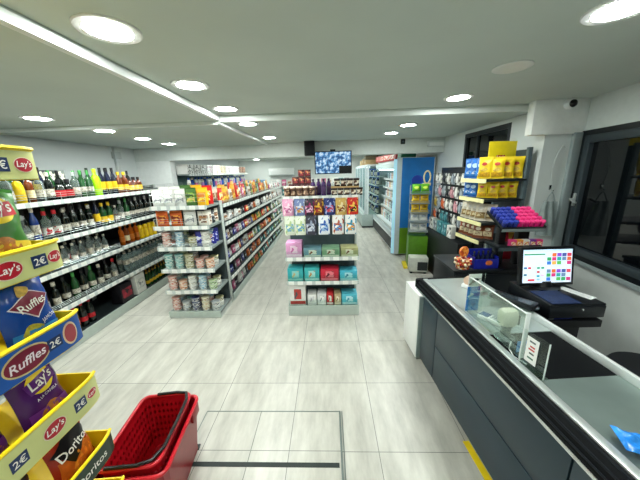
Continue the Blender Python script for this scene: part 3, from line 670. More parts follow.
for rown, (lst, z, h, w_) in enumerate(((HB1, 1.335, .185, .13), (HB2, 1.105, .215, .135))):
    for i, (c, cols, lx) in enumerate(lst):
        rod = MB().tube([(0, .0, 0), (0, -.30, 0), (0, -.31, .012)], .004, 6)
        def mk(cols=cols, w_=w_, h=h):
            o = pouch_maker(w_, h, .045, printed([cols[0], cols[0], cols[1], cols[0]], 5, rough=.25), printed([cols[2], cols[1], cols[2], cols[0]], 4., rough=.25), 'sweets_bag', .72, .42, .42)()
            return o
        place(('hb', rown, i), mk, cg(lx, -.03 - .012 * rown, z), random.uniform(-.06, .06), f'{c} sweets bag, {nth(i + 1)} from the gondola aisle in the {"upper" if rown == 0 else "lower"} hanging row', 'bag of sweets', 'sweets bags hanging on the centre gondola')
        MB().tube([(lx, .355, z + h + .004), (lx, -.045, z + h + .004), (lx, -.05, z + h + .014)], .003, 6).build('peg_rod', CHROME, t)
# boxed sweets
BX = [(.80, [('pink', .20, .19, .11, ('e0a0cc', 'f0d0e4', 'c86aa8')), ('blue', .22, .115, .34, ('6f9aa8', 'd8ddd0', '7a4a2a')), ('green', .22, .115, .57, ('7fa886', 'd8dccb', '7a4a2a')), ('olive', .215, .115, .80, ('a8a878', 'dcd8c0', '7a4a2a'))]),
      (.478, [('teal', .20, .175, .11, ('35a8b0', '8fd0cc', 'c8b478')), ('turquoise', .19, .175, .32, ('3fb0b4', 'a8dcd8', 'b8864a')), ('red', .23, .16, .55, ('c8283e', 'e87a86', '6a1a2a')), ('light-blue', .22, .135, .79, ('48b0c8', 'a8dce4', '2a7a98'))]),
      (.14, [('white', .21, .285, .125, ('e8e8e4', 'b83a34', '50525a')), ('white', .115, .15, .31, ('ecebe8', 'd8d8da', 'b0a8b0')), ('silver', .115, .16, .44, ('dcdedf', 'f0f0ee', '8a9098')), ('red', .085, .165, .55, ('c0282e', 'e8e4dc', '8a1a20')), ('cream', .085, .15, .645, ('c8b088', 'ece0c8', '8a5a3a')), ('light-blue', .20, .15, .80, ('58bcd0', 'b8e2ea', '3a94b0'))])]
for z, lst in BX:
    for i, (c, w_, h, lx, cols) in enumerate(lst):
        def mk(w_=w_, h=h, cols=cols):
            b = MB().box(-w_ / 2, w_ / 2, -.09, .09, 0, h, c=.006).build('sweets_box', mat(cols[0], .4, noise=.05))
            MB().box(-w_ * .22, w_ * .22, -.0915, -.089, h * .3, h * .8).build('label', printed([cols[1], cols[2], cols[1]], 2.5), b, smooth=False)
            MB().box(-w_ * .47, w_ * .47, -.0908, -.089, h * .06, h * .22).build('print_band', mat(cols[1], .4, noise=.05), b, smooth=False)
            return b
        place(('bx', z, i), mk, cg(lx, .112, z), random.uniform(-.03, .03), f'{c} sweets {"bag" if z < .2 else "box"}, {nth(i + 1)} from the gondola aisle on the {({.80: "shelf below the hanging bags", .478: "middle shelf of the display end", .14: "bottom of the display end"})[z]}', 'box', 'boxed sweets on the centre gondola end')
        if c in ('teal', 'turquoise', 'red', 'light-blue', 'blue', 'green', 'olive') and z > .2:
            cc = c
# on top: cups, purple bottles, stacked cartons and jars
TOPZ = 1.555
CUP = lambda: tub_maker(.036, .115, mat('6a4a3a', .4, noise=.1), printed(['8a6a55', 'c9ab8e', '4a2f28'], 3.), mat('e0cfc0', .4, noise=.03), 'coffee_cup')()
for i in range(5): place('cup', CUP, cg(.06 + .076 * i, .06, TOPZ), i, f'brown drinking-chocolate cup, {nth(i + 1)} from the gondola aisle on the centre gondola top', 'cup', 'brown cups on the centre gondola')
for i in range(5): place('cup', CUP, cg(.08 + .076 * i, .15, TOPZ), i, f'brown drinking-chocolate cup, {nth(i + 1)} in the back row on the centre gondola top', 'cup', 'brown cups on the centre gondola')
for i in range(4): place('pb', bottle_maker('plastic', 'purple', mat('4a2f5c', .4, noise=.15), mat('2a1a3a', .4), 'drink_bottle'), cg(.375 + .062 * (i % 4), .07 + .1 * (i % 2), TOPZ), i, f'purple bottle, {nth(i + 1)} of those beside the brown cups under the screen', 'bottle', 'purple bottles on the centre gondola', sc=(.72, .72, .78))
for i, (x, z, y) in enumerate(((.09, 0, .30), (.17, .0, .30), (.25, 0, .30), (.33, 0, .30), (.14, .135, .30), (.22, .135, .30), (.30, .135, .30), (.22, .225, .29), (.30, .225, .29))):
    h = .133 if z == 0 else .088 if z < .2 else .083
    place(('dc', h), carton_maker(.074, .07, h, mat('4a1a22', .45, noise=.1), P4('8a2a34', '3a1420', 'd8a06a', scale=3.), 'biscuit_carton', .9, .7), cg(x, y, TOPZ + z), 0, f'dark red carton, {nth(i + 1)} counted upward in the stepped pile behind the brown cups', 'carton', 'dark red cartons on the centre gondola')
for i in range(5):
    for q in range(2):
        if q and i == 4: continue
        place('jar', tub_maker(.036, .088, mat('24120e', .2, noise=.1), printed(['e2d8c4', '5a3a2a', 'c9bfa8'], 2.5), mat('3a3234', .4), 'spread_jar'), cg(.625 + .075 * i - .0 + .035 * q, .07, TOPZ + q * .107 + (0 if q else 0)), i, f'dark jar, {nth(i + 1)} from the cups in the {"upper" if q else "lower"} tier under the screen', 'jar', 'dark jars on the centre gondola')
tr = MB().box(.585, .965 - .05, .03, .115, TOPZ + .0885, TOPZ + .1065, c=.003)
tag(tr.build('carton_tray', mat('b89a6a', .6, noise=.08), loc=(CG[0], CG[1], 0)), 'brown card tray between the two tiers of dark jars', 'tray')
# ------------------------------------------------------------------ screen and loudspeaker on the beam
def screen_mat():
    m = bpy.data.materials.new('screen_picture'); m.use_nodes = True; nt = m.node_tree; b = nt.nodes['Principled BSDF']
    tc = nt.nodes.new('ShaderNodeTexCoord'); n = nt.nodes.new('ShaderNodeTexNoise'); n.inputs['Scale'].default_value = 3.2; n.inputs['Detail'].default_value = 3
    mp = nt.nodes.new('ShaderNodeMapping'); mp.inputs['Scale'].default_value = (1.6, 1, 2.0); mp.inputs['Scale'].default_value = (5, 1, 5); nt.links.new(tc.outputs['Object'], mp.inputs['Vector']); nt.links.new(mp.outputs[0], n.inputs['Vector'])
    r = nt.nodes.new('ShaderNodeValToRGB'); r.color_ramp.elements[0].position = .42; r.color_ramp.elements[1].position = .6
    r.color_ramp.elements[0].color = lin('1c4f86'); r.color_ramp.elements[1].color = lin('cfe6f6'); e = r.color_ramp.elements.new(.5); e.color = lin('4f96cf')
    nt.links.new(n.outputs['Fac'], r.inputs['Fac'])
    nt.links.new(r.outputs['Color'], b.inputs['Emission Color']); b.inputs['Emission Strength'].default_value = 1.0; b.inputs['Base Color'].default_value = (.01, .01, .01, 1)
    return m
SCRM = screen_mat()
t = thing('wall_screen', 'black-framed flat screen with camera pictures hanging below the deep beam', 'screen', (.1, 5.22, 1.99))
MB().box(-.345, .345, -.02, .03, -.205, .205, c=.005).build('bezel', BLACK, t)
for k in range(9):
    i, j = k % 3, k // 3
    if k == 2: continue
    MB().box(-.33 + i * .22 + .002, -.33 + (i + 1) * .22 - .002, -.023, -.019, -.19 + j * .1267 + .001, -.19 + (j + 1) * .1267 - .001).build('camera_picture', SCRM, t, smooth=False)
MB().box(.112, .328, -.0225, -.019, -.188, -.066).build('blank_picture', mat('07090d', .2, noise=0), t, smooth=False)
ar = MB(); ar.box(-.1, .1, .03, .05, -.1, .1, c=.004); ar.tube([(0, .05, 0), (.05, .12, 0), (.0, .23, .08), (0, .30, .17)], .014, 8); ar.box(-.05, .05, .165, .18, .13, .25, c=.004)
ar.build('wall_arm', DARKM, t)
t = thing('wall_loudspeaker', 'black loudspeaker box on the beam beside the screen', 'loudspeaker', (-.335, 5.27, 2.255))
MB().box(-.095, .095, -.09, .09, -.13, .13, c=.012).build('cabinet', BLACK, t); MB().box(-.08, .08, -.096, -.088, -.115, .115, c=.006).build('grille', mat('15181b', .8, noise=.15, scale=120), t)
MB().box(-.03, .03, .09, .13, -.03, .06, c=.004).build('bracket', DARKM, t)

# ------------------------------------------------------------------ coolers along the far right wall
COOLW = mat('dfe9ea', .35, noise=.02)
CO = (1.40, 8.45, 0)          # local x runs towards the camera, front faces the aisle
t = thing('open_cooler', 'open multideck cooler with lit shelves and blue picture on its end panel', 'cooler', CO, -H90)
L_ = 2.75
b_ = MB(); b_.box(0, L_, .0, .74, .06, .40); b_.box(0, L_, .70, .74, .40, 2.03); b_.box(0, L_, .12, .74, 1.97, 2.03)
b_.build('body', COOLW, t, smooth=False)
MB().box(0.02, L_ - .02, -.012, .004, .09, .33).build('grille', mat('171c20', .5, noise=.1), t, smooth=False)
MB().box(0, L_, -.02, .05, .40, .47, c=.006).build('front_rail', mat('c3ced0', .3, metal=.3, noise=.03), t)
MB().box(0.0, L_, .06, .16, 1.84, 1.99, c=.006).build('canopy', mat('cfe3e2', .3, noise=.03), t)
CLT = mat('dff6ff', .5, emit=5.0)
MB().box(.05, L_ - .05, .14, .17, 1.815, 1.838).build('light_tube', CLT, t, smooth=False)
for z, d in ((.47, .60), (.80, .46), (1.08, .44), (1.34, .42), (1.58, .40)):
    s = MB().box(.03, L_ - .03, .70 - d, .70, z - .02, z).build('shelf', COOLW, t, smooth=False)
    MB().box(.03, L_ - .03, .70 - d - .008, .70 - d + .002, z - .035, z + .008).build('price_strip', STRIP, s, smooth=False)
e_ = MB(); e_.box(L_, L_ + .04, .0, .76, .03, 2.06); eo = e_.build('end_panel', mat('b9c5c6', .4, noise=.03), t, smooth=False)
MB().box(L_ + .04, L_ + .046, .10, .735, .04, 2.05).build('end_picture', mat('1f70b8', .35, noise=.12, scale=3), t, smooth=False)
MB().box(L_ + .005, L_ + .035, -.06, .0, .05, 2.03).build('glowing_edge_glass', mat('a9d9ee', .3, emit=.35), t, smooth=False)  # glass side end of the cooler; its lit look is painted as glow
MB().box(L_ + .046, L_ + .049, .10, .735, .04, .62).build('picture_foot', mat('5f8a1c', .4, noise=.1, scale=4), t, smooth=False)
cp = {'dairy': ('e9eef0', ('c8dce6', 'eef2f2', '7fa8c8')), 'juice': ('d9e4e0', ('7fb0a8', 'e8f0ea', '3f7a8a')), 'cold-cut': ('d8b8a8', ('c89888', 'e8e2da', 'a8584a')), 'cream': ('e8e0c8', ('d8c48a', 'f0ece0', 'a8884a')), 'dark': ('3f4f5c', ('2f3f4f', 'a8c4d0', '54687a'))}
for si, (z, dy) in enumerate(((.47, .24), (.80, .31), (1.08, .33), (1.34, .35), (1.58, .37))):
    zn = ['bottom', 'second', 'third', 'fourth', 'top'][si]
    for i in range(17):
        c = ['cold-cut', 'dairy', 'cream', 'cold-cut', 'dairy', 'dark', 'juice', 'dark', 'dairy', 'dark', 'juice', 'dark', 'juice'][(i + si * (1 if i > 4 else 2)) % 13]
        place(('cp', c), carton_maker(.15, .12, .15, mat(cp[c][0], .4, noise=.04), P4(*cp[c][1], scale=3.), 'chilled_pack', .9, .8), at(CO, -H90, L_ - .13 - i * .157, dy + .06, z), -H90, f'{c} pack, {nth(i + 1)} from the blue end panel on the {zn} cooler shelf', 'chilled pack', f'chilled packs on the {zn} cooler shelf')
        if i % 2 == 0 and si < 3: place(('cp', c), None, at(CO, -H90, L_ - .13 - i * .157, dy + .06, z + .151 if si not in (0,) else z + .151), -H90 + .05, f'{c} pack stacked second high, {nth(i + 1)} place from the blue end panel, {zn} cooler shelf', 'chilled pack', f'chilled packs on the {zn} cooler shelf', sc=(1, 1, .5))
FR = (1.12, 11.6, 0)
t = thing('glass_door_fridge', 'tall white fridge with glass doors beyond the open cooler', 'fridge', FR, -H90); L_ = 2.95
b_ = MB(); b_.box(0, L_, -.06, .95, .05, .44, c=.03); b_.build('base', mat('9fb0ad', .4, noise=.04), t)
MB().box(.02, L_ - .02, -.03, .9, 0, .05).build('plinth', DARKM, t, smooth=False)
b_ = MB(); b_.box(0, L_, .9, .95, .44, 2.0); b_.box(0, L_, .1, .95, 1.94, 2.0); b_.box(0, .04, .1, .95, .44, 1.94); b_.box(L_ - .04, L_, .1, .16, .44, 1.94)
b_.build('cabinet', COOLW, t, smooth=False)
MB().box(.1, L_ - .1, .16, .19, 1.90, 1.93).build('light_tube', CLT, t, smooth=False)
MB().box(L_ - .025, L_ - .015, .16, .9, .44, 1.94).build('side_pane', glass('bfdfe8', .08), t, smooth=False)
for z in (.75, 1.05, 1.35, 1.62): MB().box(.05, L_ - .05, .35, .9, z - .015, z).build('shelf', COOLW, t, smooth=False)
for k in range(4):
    x0 = .0 + k * L_ / 4; x1 = x0 + L_ / 4
    d_ = MB(); d_.box(x0 + .004, x0 + .06, .03, .09, .45, 1.96); d_.box(x1 - .06, x1 - .004, .03, .09, .45, 1.96); d_.box(x0 + .06, x1 - .06, .03, .09, .45, .51); d_.box(x0 + .06, x1 - .06, .03, .09, 1.9, 1.96)
    do = d_.build('door', mat('d3dfe0', .3, noise=.02), t, smooth=False)
    MB().box(x0 + .06, x1 - .06, .055, .065, .51, 1.9).build('pane', glass('bfdfe8', .14), do, smooth=False)
    MB().tube([(x0 + .05, .0, .9), (x0 + .05, -.01, .95), (x0 + .05, -.01, 1.4), (x0 + .05, .0, 1.45)], .012, 8).build('handle', mat('7f9096', .3, metal=.5), do)
for z in (.44, .75, 1.05, 1.35, 1.62):
    for i in range(18):
        c = ['blue', 'white', 'dark', 'teal', 'dark'][(i + int(z * 7)) % 5]
        place(('fb2', c), bottle_maker('plastic', {'blue': 'blue', 'white': 'white', 'teal': 'teal', 'dark': 'navy'}[c], LB['white' if c != 'white' else 'blue'], LB['blue'], 'drink_bottle'), at(FR, -H90, L_ - .12 - i * .155, .47, z), i, f'{c} bottle, {nth(i + 1)} from the open cooler on the {({.44: "lowest", .75: "second", 1.05: "third", 1.35: "fourth", 1.62: "top"})[z]} fridge shelf', 'bottle', 'bottles in the glass-door fridge')
# things stored on top of the coolers
o = MB().box(-.14, .14, -1.0, 1.0, 0, .16, c=.01).build('long_carton', mat('c22a2a', .5, noise=.06)); o.location = (1.60, 7.25, 2.032); o.rotation_euler = (0, 0, .05)
MB().box(-.1425, -.139, -.9, .9, .03, .13).build('label', P4('e8705c', 'd8302a', 'f0ddd0', scale=3., stretch=(1, 6, 1)), o, smooth=False)
tag(o, 'long red carton lying on top of the open cooler under the beam', 'carton')
for i, (x, y, z, w_, h, c) in enumerate(((1.42, 9.2, 2.0, .4, .15, 'b59a6c'), (1.42, 9.75, 2.0, .42, .20, 'a88a5c'), (1.42, 10.4, 2.0, .5, .16, 'c4ab80'), (1.42, 9.2, 2.152, .4, .13, '6a6048'))):
    place(('cb', i), carton_maker(w_, .4, h, mat(c, .7, noise=.08), mat('d8c8a4', .6, noise=.05), 'cardboard_box', .3, .4), (x, y, z), -H90, f'brown cardboard box, {["first", "second", "third", "upper"][i]} from the open cooler on top of the fridge', 'cardboard box', 'cardboard boxes on the fridge')
place('gbx', carton_maker(.3, .3, .14, mat('2f7a5c', .5, noise=.06), mat('7fb49c', .5), 'carton'), (1.66, 5.95, 2.032), -H90, 'green carton on the near end of the open cooler top', 'carton', None)
# ------------------------------------------------------------------ crisp bags: artwork
def crisp_letters(s, size, **k): return text_mesh(s, size, **k)
WT = mat('f4f2ea', .4, noise=0); YEL = mat('f2d41c', .35, noise=.03); REDL = mat('b9152a', .35, noise=.05); MAROON = mat('7c1733', .35, noise=.06); CHIP = mat('d9b54a', .45, noise=.18, scale=60); CHIPG = mat('b9b23a', .45, noise=.2, scale=60); CHIPD = mat('b8742c', .45, noise=.22, scale=60)
SILV = mat('d9dcd8', .25, metal=.7, noise=.04); NAVYL = mat('16305e', .35, noise=.05)
def leaf(w, h, cx, cy, rot):
    vs, fs = disc2(w / 2, h / 2, 20); return move2(([(x, y * (1 - .35 * (x / (w / 2)) ** 2) + .12 * h * math.cos(x / w * 5), z) for x, y, z in vs], fs), cx, cy, rot)
def poly2(pts, n=6):
    """quad patch between four corners"""
    a, b, c, d = [Vector((*p, 0)) for p in pts]
    vs = []
    for j in range(n + 1):
        for i in range(n + 1):
            u, v = i / n, j / n; vs.append(tuple((a * (1 - u) + b * u) * (1 - v) + (d * (1 - u) + c * u) * v))
    return vs, [(j * (n + 1) + i, j * (n + 1) + i + 1, (j + 1) * (n + 1) + i + 1, (j + 1) * (n + 1) + i) for j in range(n) for i in range(n)]
def art_ridged(w, h):
    return [('lower_print', rect2(w * .9, h * .3, 0, -.1, 8, 6), mat('2f86c8', .3, noise=.1)), ('badge_rim', poly2([(-.085, .045), (-.0, -.02), (.088, .062), (.01, .10)]), mat('e9e6ee', .4)), ('badge', poly2([(-.079, .046), (-.0, -.014), (.082, .063), (.01, .094)]), MAROON),
            ('wordmark', move2(text_mesh('Ruffles', .046, bold=.01), .002, .043, .2), WT), ('flavour_word', move2(text_mesh('JAMÓN', .024), .045, -.032, .18), mat('dfe8f4', .4)),
            ('crisp_picture', leaf(.085, .045, -.035, -.062, .25), CHIPG), ('crisp_picture', leaf(.10, .045, .02, -.105, .45), CHIPG), ('crisp_picture', leaf(.06, .04, -.01, .10, .5), CHIP)]
def art_round(body2, word_col, w, h, flav=None, chips=CHIPD):
    return [('lower_print', rect2(w * .86, h * .3, 0, -.09, 8, 6), body2), ('badge_rim', move2(disc2(.062, .048), 0, .06, .2), YEL), ('badge', move2(rect2(.125, .05, 0, 0, 8, 4), 0, .058, .2), word_col), ('wordmark', move2(text_mesh("Lay's", .056, bold=.012, italic=.15), 0, .060, .2), WT)] + \
        ([('flavour_word', move2(text_mesh(flav, .016), .0, .0, .12), mat('efe6f2', .4))] if flav else []) + [('crisp_picture', leaf(.12, .06, -.01, -.07, .1), chips), ('crisp_picture', leaf(.09, .05, .02, -.10, -.3), chips)]
def art_black(w, h):
    return [('lower_print', rect2(w * .86, h * .34, 0, -.07, 8, 6), mat('c8601c', .35, noise=.15, scale=30)), ('badge', poly2([(-.098, .02), (-.03, -.07), (.098, .03), (.02, .12)]), mat('120d0e', .3)), ('wordmark', move2(text_mesh('Doritos', .058, bold=.014, width=.95), 0, .005, .16), WT),
            ('crisp_picture', poly2([(-.05, -.10), (.03, -.12), (.0, -.03), (-.01, -.03)]), mat('e08a2a', .45, noise=.2, scale=60)), ('crisp_picture', poly2([(.01, -.09), (.08, -.07), (.05, -.0), (.04, -.0)]), mat('d9781f', .45, noise=.2, scale=60))]
CB_ = {
    'ridge': lambda: bag_maker(.215, .29, .085, mat('12459c', .22, noise=.12, scale=9), art_ridged(.215, .29)),
    'purple': lambda: bag_maker(.20, .28, .085, mat('4b1c63', .25, noise=.1, scale=9), art_round(mat('6d2c86', .3, noise=.08), mat('5a1f74', .3), .2, .28, 'A LA CANELA')[:-2] + [('crisp_picture', leaf(.13, .08, 0, -.085, .1), CHIPD)]),
    'green': lambda: bag_maker(.20, .27, .08, mat('2f6e1f', .28, noise=.15, scale=9), art_round(mat('e3c832', .35, noise=.1), REDL, .2, .27)),
    'yellow': lambda: bag_maker(.20, .27, .08, mat('f0cf1c', .28, noise=.06, scale=9), art_round(mat('f4dc4a', .35, noise=.06), REDL, .2, .27, None, CHIP)),
    'black': lambda: bag_maker(.21, .28, .085, mat('a8301a', .26, noise=.16, scale=8), art_black(.21, .28)),
    'yellow-brown': lambda: bag_maker(.20, .27, .08, mat('e9c21c', .28, noise=.06, scale=9), art_round(mat('8a3a1c', .35, noise=.15), mat('6a2070', .3), .2, .27, None, CHIPD)),
}
# ------------------------------------------------------------------ tiered snack stand by the camera
XF = -.985; YC, WD = .545, .765
PALE = mat('d6d98f', .38, noise=.05, scale=5); BLUEP = mat('1a56a8', .35, noise=.06, scale=5); DGREEN = mat('1f3a2c', .35, noise=.06, scale=5)
TIERS = [(1.84, .10, PALE), (1.525, .10, PALE), (1.22, .118, BLUEP), (.93, .12, PALE), (.645, .10, DGREEN), (.36, .10, PALE)]
st = thing('snack_stand', 'tall yellow tiered snack stand with curved trays of crisps', 'display stand', (0, 0, 0))
def xfront(y):
    s = abs((y - YC) / (WD / 2)); return XF - .02 * max(0, s) ** 12
def fpt(y, z, lift=0.): return (xfront(y) + lift, y, z)
MB().box(-1.42, -1.385, YC - .31, YC + .31, .05, 1.97, c=.006).build('back_board', YEL, st)
MB().box(-1.42, -1.05, YC - .33, YC + .33, 0, .05, c=.008).build('base', mat('d8b814', .4, noise=.05), st)
for ti, (z0, h, fm) in enumerate(TIERS):
    ys = [YC - WD / 2 + WD * k / 28 for k in range(29)]
    outl = [(xfront(y), y) for y in ys]
    pl = outl + [(-1.385, YC + WD / 2 - .03), (-1.385, YC - WD / 2 + .03)]
    tb = MB(); tb.prism(pl, z0, z0 + .006)
    # side and front walls with their own thickness
    ring = [(-1.385, YC - WD / 2 + .03)] + outl + [(-1.385, YC + WD / 2 - .03)]
    n = len(ring); cx0, cy0 = -1.22, YC
    def inn(p): 
        v = Vector((cx0 - p[0], cy0 - p[1])); v.normalize(); return (p[0] + v.x * .007, p[1] + v.y * .007)
    vs = []; fs = []
    for p in ring:
        q = inn(p); vs += [(*p, z0), (*p, z0 + h), (*q, z0 + h), (*q, z0)]
    for k in range(n - 1):
        a, b = 4 * k, 4 * k + 4
        fs += [(a, b, b + 1, a + 1), (a + 1, b + 1, b + 2, a + 2), (a + 2, b + 2, b + 3, a + 3)]
    tb.add(vs, fs)
    ty = tb.build('tray', YEL, st)
    fp = MB(); fp.grid(lambda u, v: fpt(YC - WD / 2 + .004 + (WD - .008) * u, z0 + .003 + (h - .012) * v, .0015), 40, 2)
    fp.build('front_card', fm, ty, fix=False)
    MB().tube([(xfront(y), y, z0 + h) for y in ys], .007, 6).build('tray_rim', YEL, ty)
    def put(name, vf, m, y, zc, lift, ty=ty):
        MB().add(*lay(vf, lambda a, b, e: fpt(y + a, zc + b, e), lift)).build(name, m, ty, fix=False)
    zc = z0 + h / 2 - .002
    def price(y):
        put('price_patch', rect2(.050, .042, nx=6, ny=2), NAVYL, y, zc, .0025); put('price', text_mesh('2€', .034, bold=.008), WT, y, zc, .0035)
    def badge(y, s=1.):
        put('logo_rim', disc2(.041 * s, .030 * s), mat('e9dcc0', .4, noise=.03), y, zc, .0022); put('logo', disc2(.038 * s, .027 * s), REDL, y, zc, .0030); put('wordmark', text_mesh("Lay's", .033 * s, bold=.012, italic=.15), WT, y, zc, .0040)
    if ti == 2:
        put('logo_rim', disc2(.072, .044), mat('d8c48a', .4, noise=.05), .715, zc, .0022); put('logo', disc2(.067, .038), MAROON, .715, zc, .0030); put('wordmark', move2(text_mesh('Ruffles', .042, bold=.014, italic=.2), 0, 0, .06), mat('f0e2e6', .4), .715, zc, .0040)
        price(.805); put('logo_rim', disc2(.03, .044), mat('e2c9a4', .4, noise=.05), .866, zc, .0022); put('logo', disc2(.024, .036), mat('a8434a', .4), .866, zc, .0030)
    elif ti == 4:
        put('wordmark', text_mesh('Doritos', .045, bold=.012), WT, .80, zc, .0035)
    elif ti == 3:
        price(.612); badge(.725); price(.826); badge(.882, .62)
    elif ti == 1:
        badge(.742); price(.835); badge(.892, .75)
    elif ti == 0:
        price(.805); badge(.876, .8)
    else: badge(.8)
for sgn in (-1, 1): MB().tube([(-1.375, YC + sgn * .30, .05), (-1.375, YC + sgn * .30, 1.95)], .012, 8).build('upright', mat('c8a912', .4, noise=.05), st)
def crisp(kind, x, y, z, rz, tilt, roll, label, sc=1.):
    o = place(('crisp', kind), CB_[kind](), (x, y, z), 0, label, 'bag of crisps', 'crisp bags in the snack stand', rot=Euler((-tilt, roll, H90 + rz), 'XYZ'), sc=(sc, sc, sc)); return o
crisp('green', -1.06, .80, 1.56, .0, .24, .14, 'green crisp bag leaning in the highest filled tray of the snack stand', .96)
crisp('green', -1.17, .52, 1.56, .0, .22, .1, 'green crisp bag at the near end of the highest filled tray', .94)
crisp('ridge', -1.045, .808, 1.255, .06, .20, .08, 'blue crisp bag with red badge facing out, far side of the blue tray', .87)
crisp('ridge', -1.06, .60, 1.25, .06, .18, .05, 'blue crisp bag at the near side of the blue tray', .90)
crisp('ridge', -1.24, .72, 1.25, .0, .10, .0, 'blue crisp bag standing behind the two front ones in the blue tray', .90)
crisp('purple', -1.045, .768, .962, .08, .24, .08, 'purple crisp bag facing out in the pale tray under the blue one', .87)
crisp('purple', -1.08, .585, .96, .05, .2, .1, 'purple crisp bag at the near end of the pale tray', .86)
crisp('yellow-brown', -1.145, .855, .99, .0, .25, .05, 'yellow and brown crisp bag sunk at the far end of the pale tray', .52)
crisp('black', -1.05, .805, .675, .08, .26, .08, 'orange and black crisp bag at the far side of the dark green tray', .85)
crisp('black', -1.07, .605, .675, .1, .22, .10, 'orange and black crisp bag at the near side of the dark green tray', .85)
crisp('yellow', -1.11, .79, .395, .3, .2, .10, 'yellow crisp bag in the lowest tray of the snack stand', .80)

# ------------------------------------------------------------------ two nested red shopping baskets
RED = mat('b3121f', .32, noise=.05); REDD = mat('8f0d18', .35, noise=.05)
def basket(name, label, loc, rz, H, lattice, tl, tw, bl, bw, rim=.02):
    t = thing(name, label, 'shopping basket', loc, rz, 'nested red shopping baskets')
    def corner(l, w_, r, n=5):
        pts = []
        for (sx, sy, a0) in ((1, 1, 0), (-1, 1, 90), (-1, -1, 180), (1, -1, 270)):
            for k in range(n + 1):
                a = math.radians(a0 + 90 * k / n); pts.append((sx * (w_ / 2 - r) + r * math.cos(a), sy * (l / 2 - r) + r * math.sin(a)))
        return pts
    top = corner(tl, tw, .045); bot = corner(bl, bw, .035)
    def outline(P, u):
        L = [0]
        for i in range(len(P)):
            a, b = P[i], P[(i + 1) % len(P)]; L.append(L[-1] + math.hypot(b[0] - a[0], b[1] - a[1]))
        s = (u % 1) * L[-1]
        for i in range(len(P)):
            if L[i + 1] >= s:
                k = (s - L[i]) / max(1e-9, L[i + 1] - L[i]); a, b = P[i], P[(i + 1) % len(P)]
                return (a[0] + (b[0] - a[0]) * k, a[1] + (b[1] - a[1]) * k)
        return P[0]
    def wall(u, v):
        a, b = outline(bot, u), outline(top, u); return Vector((a[0] + (b[0] - a[0]) * v, a[1] + (b[1] - a[1]) * v, .02 + (H - .02) * v))
    m = MB()
    NU, NV = (50, 8) if lattice else (44, 1)
    def skin(off):
        for j in range(NV):
            for i in range(NU):
                c = [(i / NU, j / NV), ((i + 1) / NU, j / NV), ((i + 1) / NU, (j + 1) / NV), (i / NU, (j + 1) / NV)]
                solid = not lattice or j in (0, NV - 1)
                P = [wall(*p) for p in c]; ctr = sum(P, Vector()) / 4; nrm = Vector((ctr.x, ctr.y, 0)).normalized() * off
                P = [p - nrm for p in P]
                if solid: m.add(P, [(0, 1, 2, 3)])
                else:
                    E = [(P[k] + P[(k + 1) % 4]) / 2 for k in range(4)]; C_ = sum(P, Vector()) / 4
                    I = [C_ + (e - C_) * .70 for e in E]
                    m.add(P + E + I, [(0, 4, 8, 11, 7), (1, 5, 9, 8, 4), (2, 6, 10, 9, 5), (3, 7, 11, 10, 6)])
    skin(0); skin(.004)
    m.build('wall', RED if lattice else REDD, t, smooth=not lattice)
    MB().prism(bot, .012, .02).build('bottom', REDD, t, smooth=False)
    rm = MB(); rm.tube([(x * 1.0, y, H) for x, y in top], .011, 8, closed=True)
    rm.build('rim', mat('c11a28', .3, noise=.04), t)
    return t, top
t, top = basket('shopping_basket', 'red lattice shopping basket nested inside another, black handle over its rim', (-1.065, 1.21, .055), .12, .375, True, .46, .30, .39, .23)
hp = [(-.06, .225, .392), (.06, .228, .392), (.125, .215, .394), (.150, .15, .397), (.153, .0, .398), (.150, -.15, .397), (.12, -.215, .394), (.05, -.232, .392), (-.10, -.23, .392)]

MB().tube(hp, .009, 8).build('handle', BLACK, t)
t, top = basket('shopping_basket', 'lower red shopping basket holding another red basket, its wall showing beyond the handle', (-1.055, 1.205, .0), .12, .39, False, .50, .355, .43, .285)
for x in (-.13, .13):
    for y in (-.2, .2): MB().box(x - .02, x + .02, y - .02, y + .02, .0, .014, c=.003).build('foot', mat('3a3f40', .5), t)
MB().box(.172, .19, .1, .2, .32, .39, c=.004).build('handle_hinge', REDD, t)
# ------------------------------------------------------------------ checkout counter (local x away from the shoppers, local y towards the coolers)
CO_, CR = (.768, 2.13, 0), .072
SLATE = mat('22343e', .38, noise=.05, scale=4); RUB = mat('07090c', .55, noise=.08)
STEEL = mat('8f9c99', .34, metal=.55, noise=.06, scale=7)
for m_ in (RUB, mat('05070a', .6, noise=.06, scale=60), mat('12171c', .45, noise=.05)): m_.node_tree.nodes['Principled BSDF'].inputs['Specular IOR Level'].default_value = .12
ct = thing('checkout_counter', 'long slate-blue checkout counter with black bumper and conveyor belt', 'checkout counter', CO_, CR)
LN = -2.55
def tc(lx, ly, z): return at(CO_, CR, lx, ly, z)
b_ = MB(); b_.box(.09, .54, LN, .10, .08, .80, c=.004); b_.build('body', SLATE, ct)
MB().box(.13, .50, LN + .02, .06, 0, .08).build('plinth', mat('0e1418', .5, noise=.05), ct, smooth=False)
for (y0, y1, z0, z1) in ((-.16, .098, .085, .79), (-1.30, -.168, .085, .40), (-1.30, -.168, .408, .79), (-2.54, -1.308, .085, .40), (-2.54, -1.308, .408, .79)):
    MB().box(.078, .092, y0, y1, z0, z1, c=.003).build('side_panel', SLATE, ct)
bp = MB(); prof = [(.085, .795), (.020, .805), (.004, .822), (.002, .838), (.012, .86), (.030, .885), (.055, .893), (.085, .893)]
M_y = Matrix(((1, 0, 0, 0), (0, 0, 1, 0), (0, 1, 0, 0), (0, 0, 0, 1)))
bp.prism(prof, LN, .10, M=M_y)
bp.build('bumper', RUB, ct)
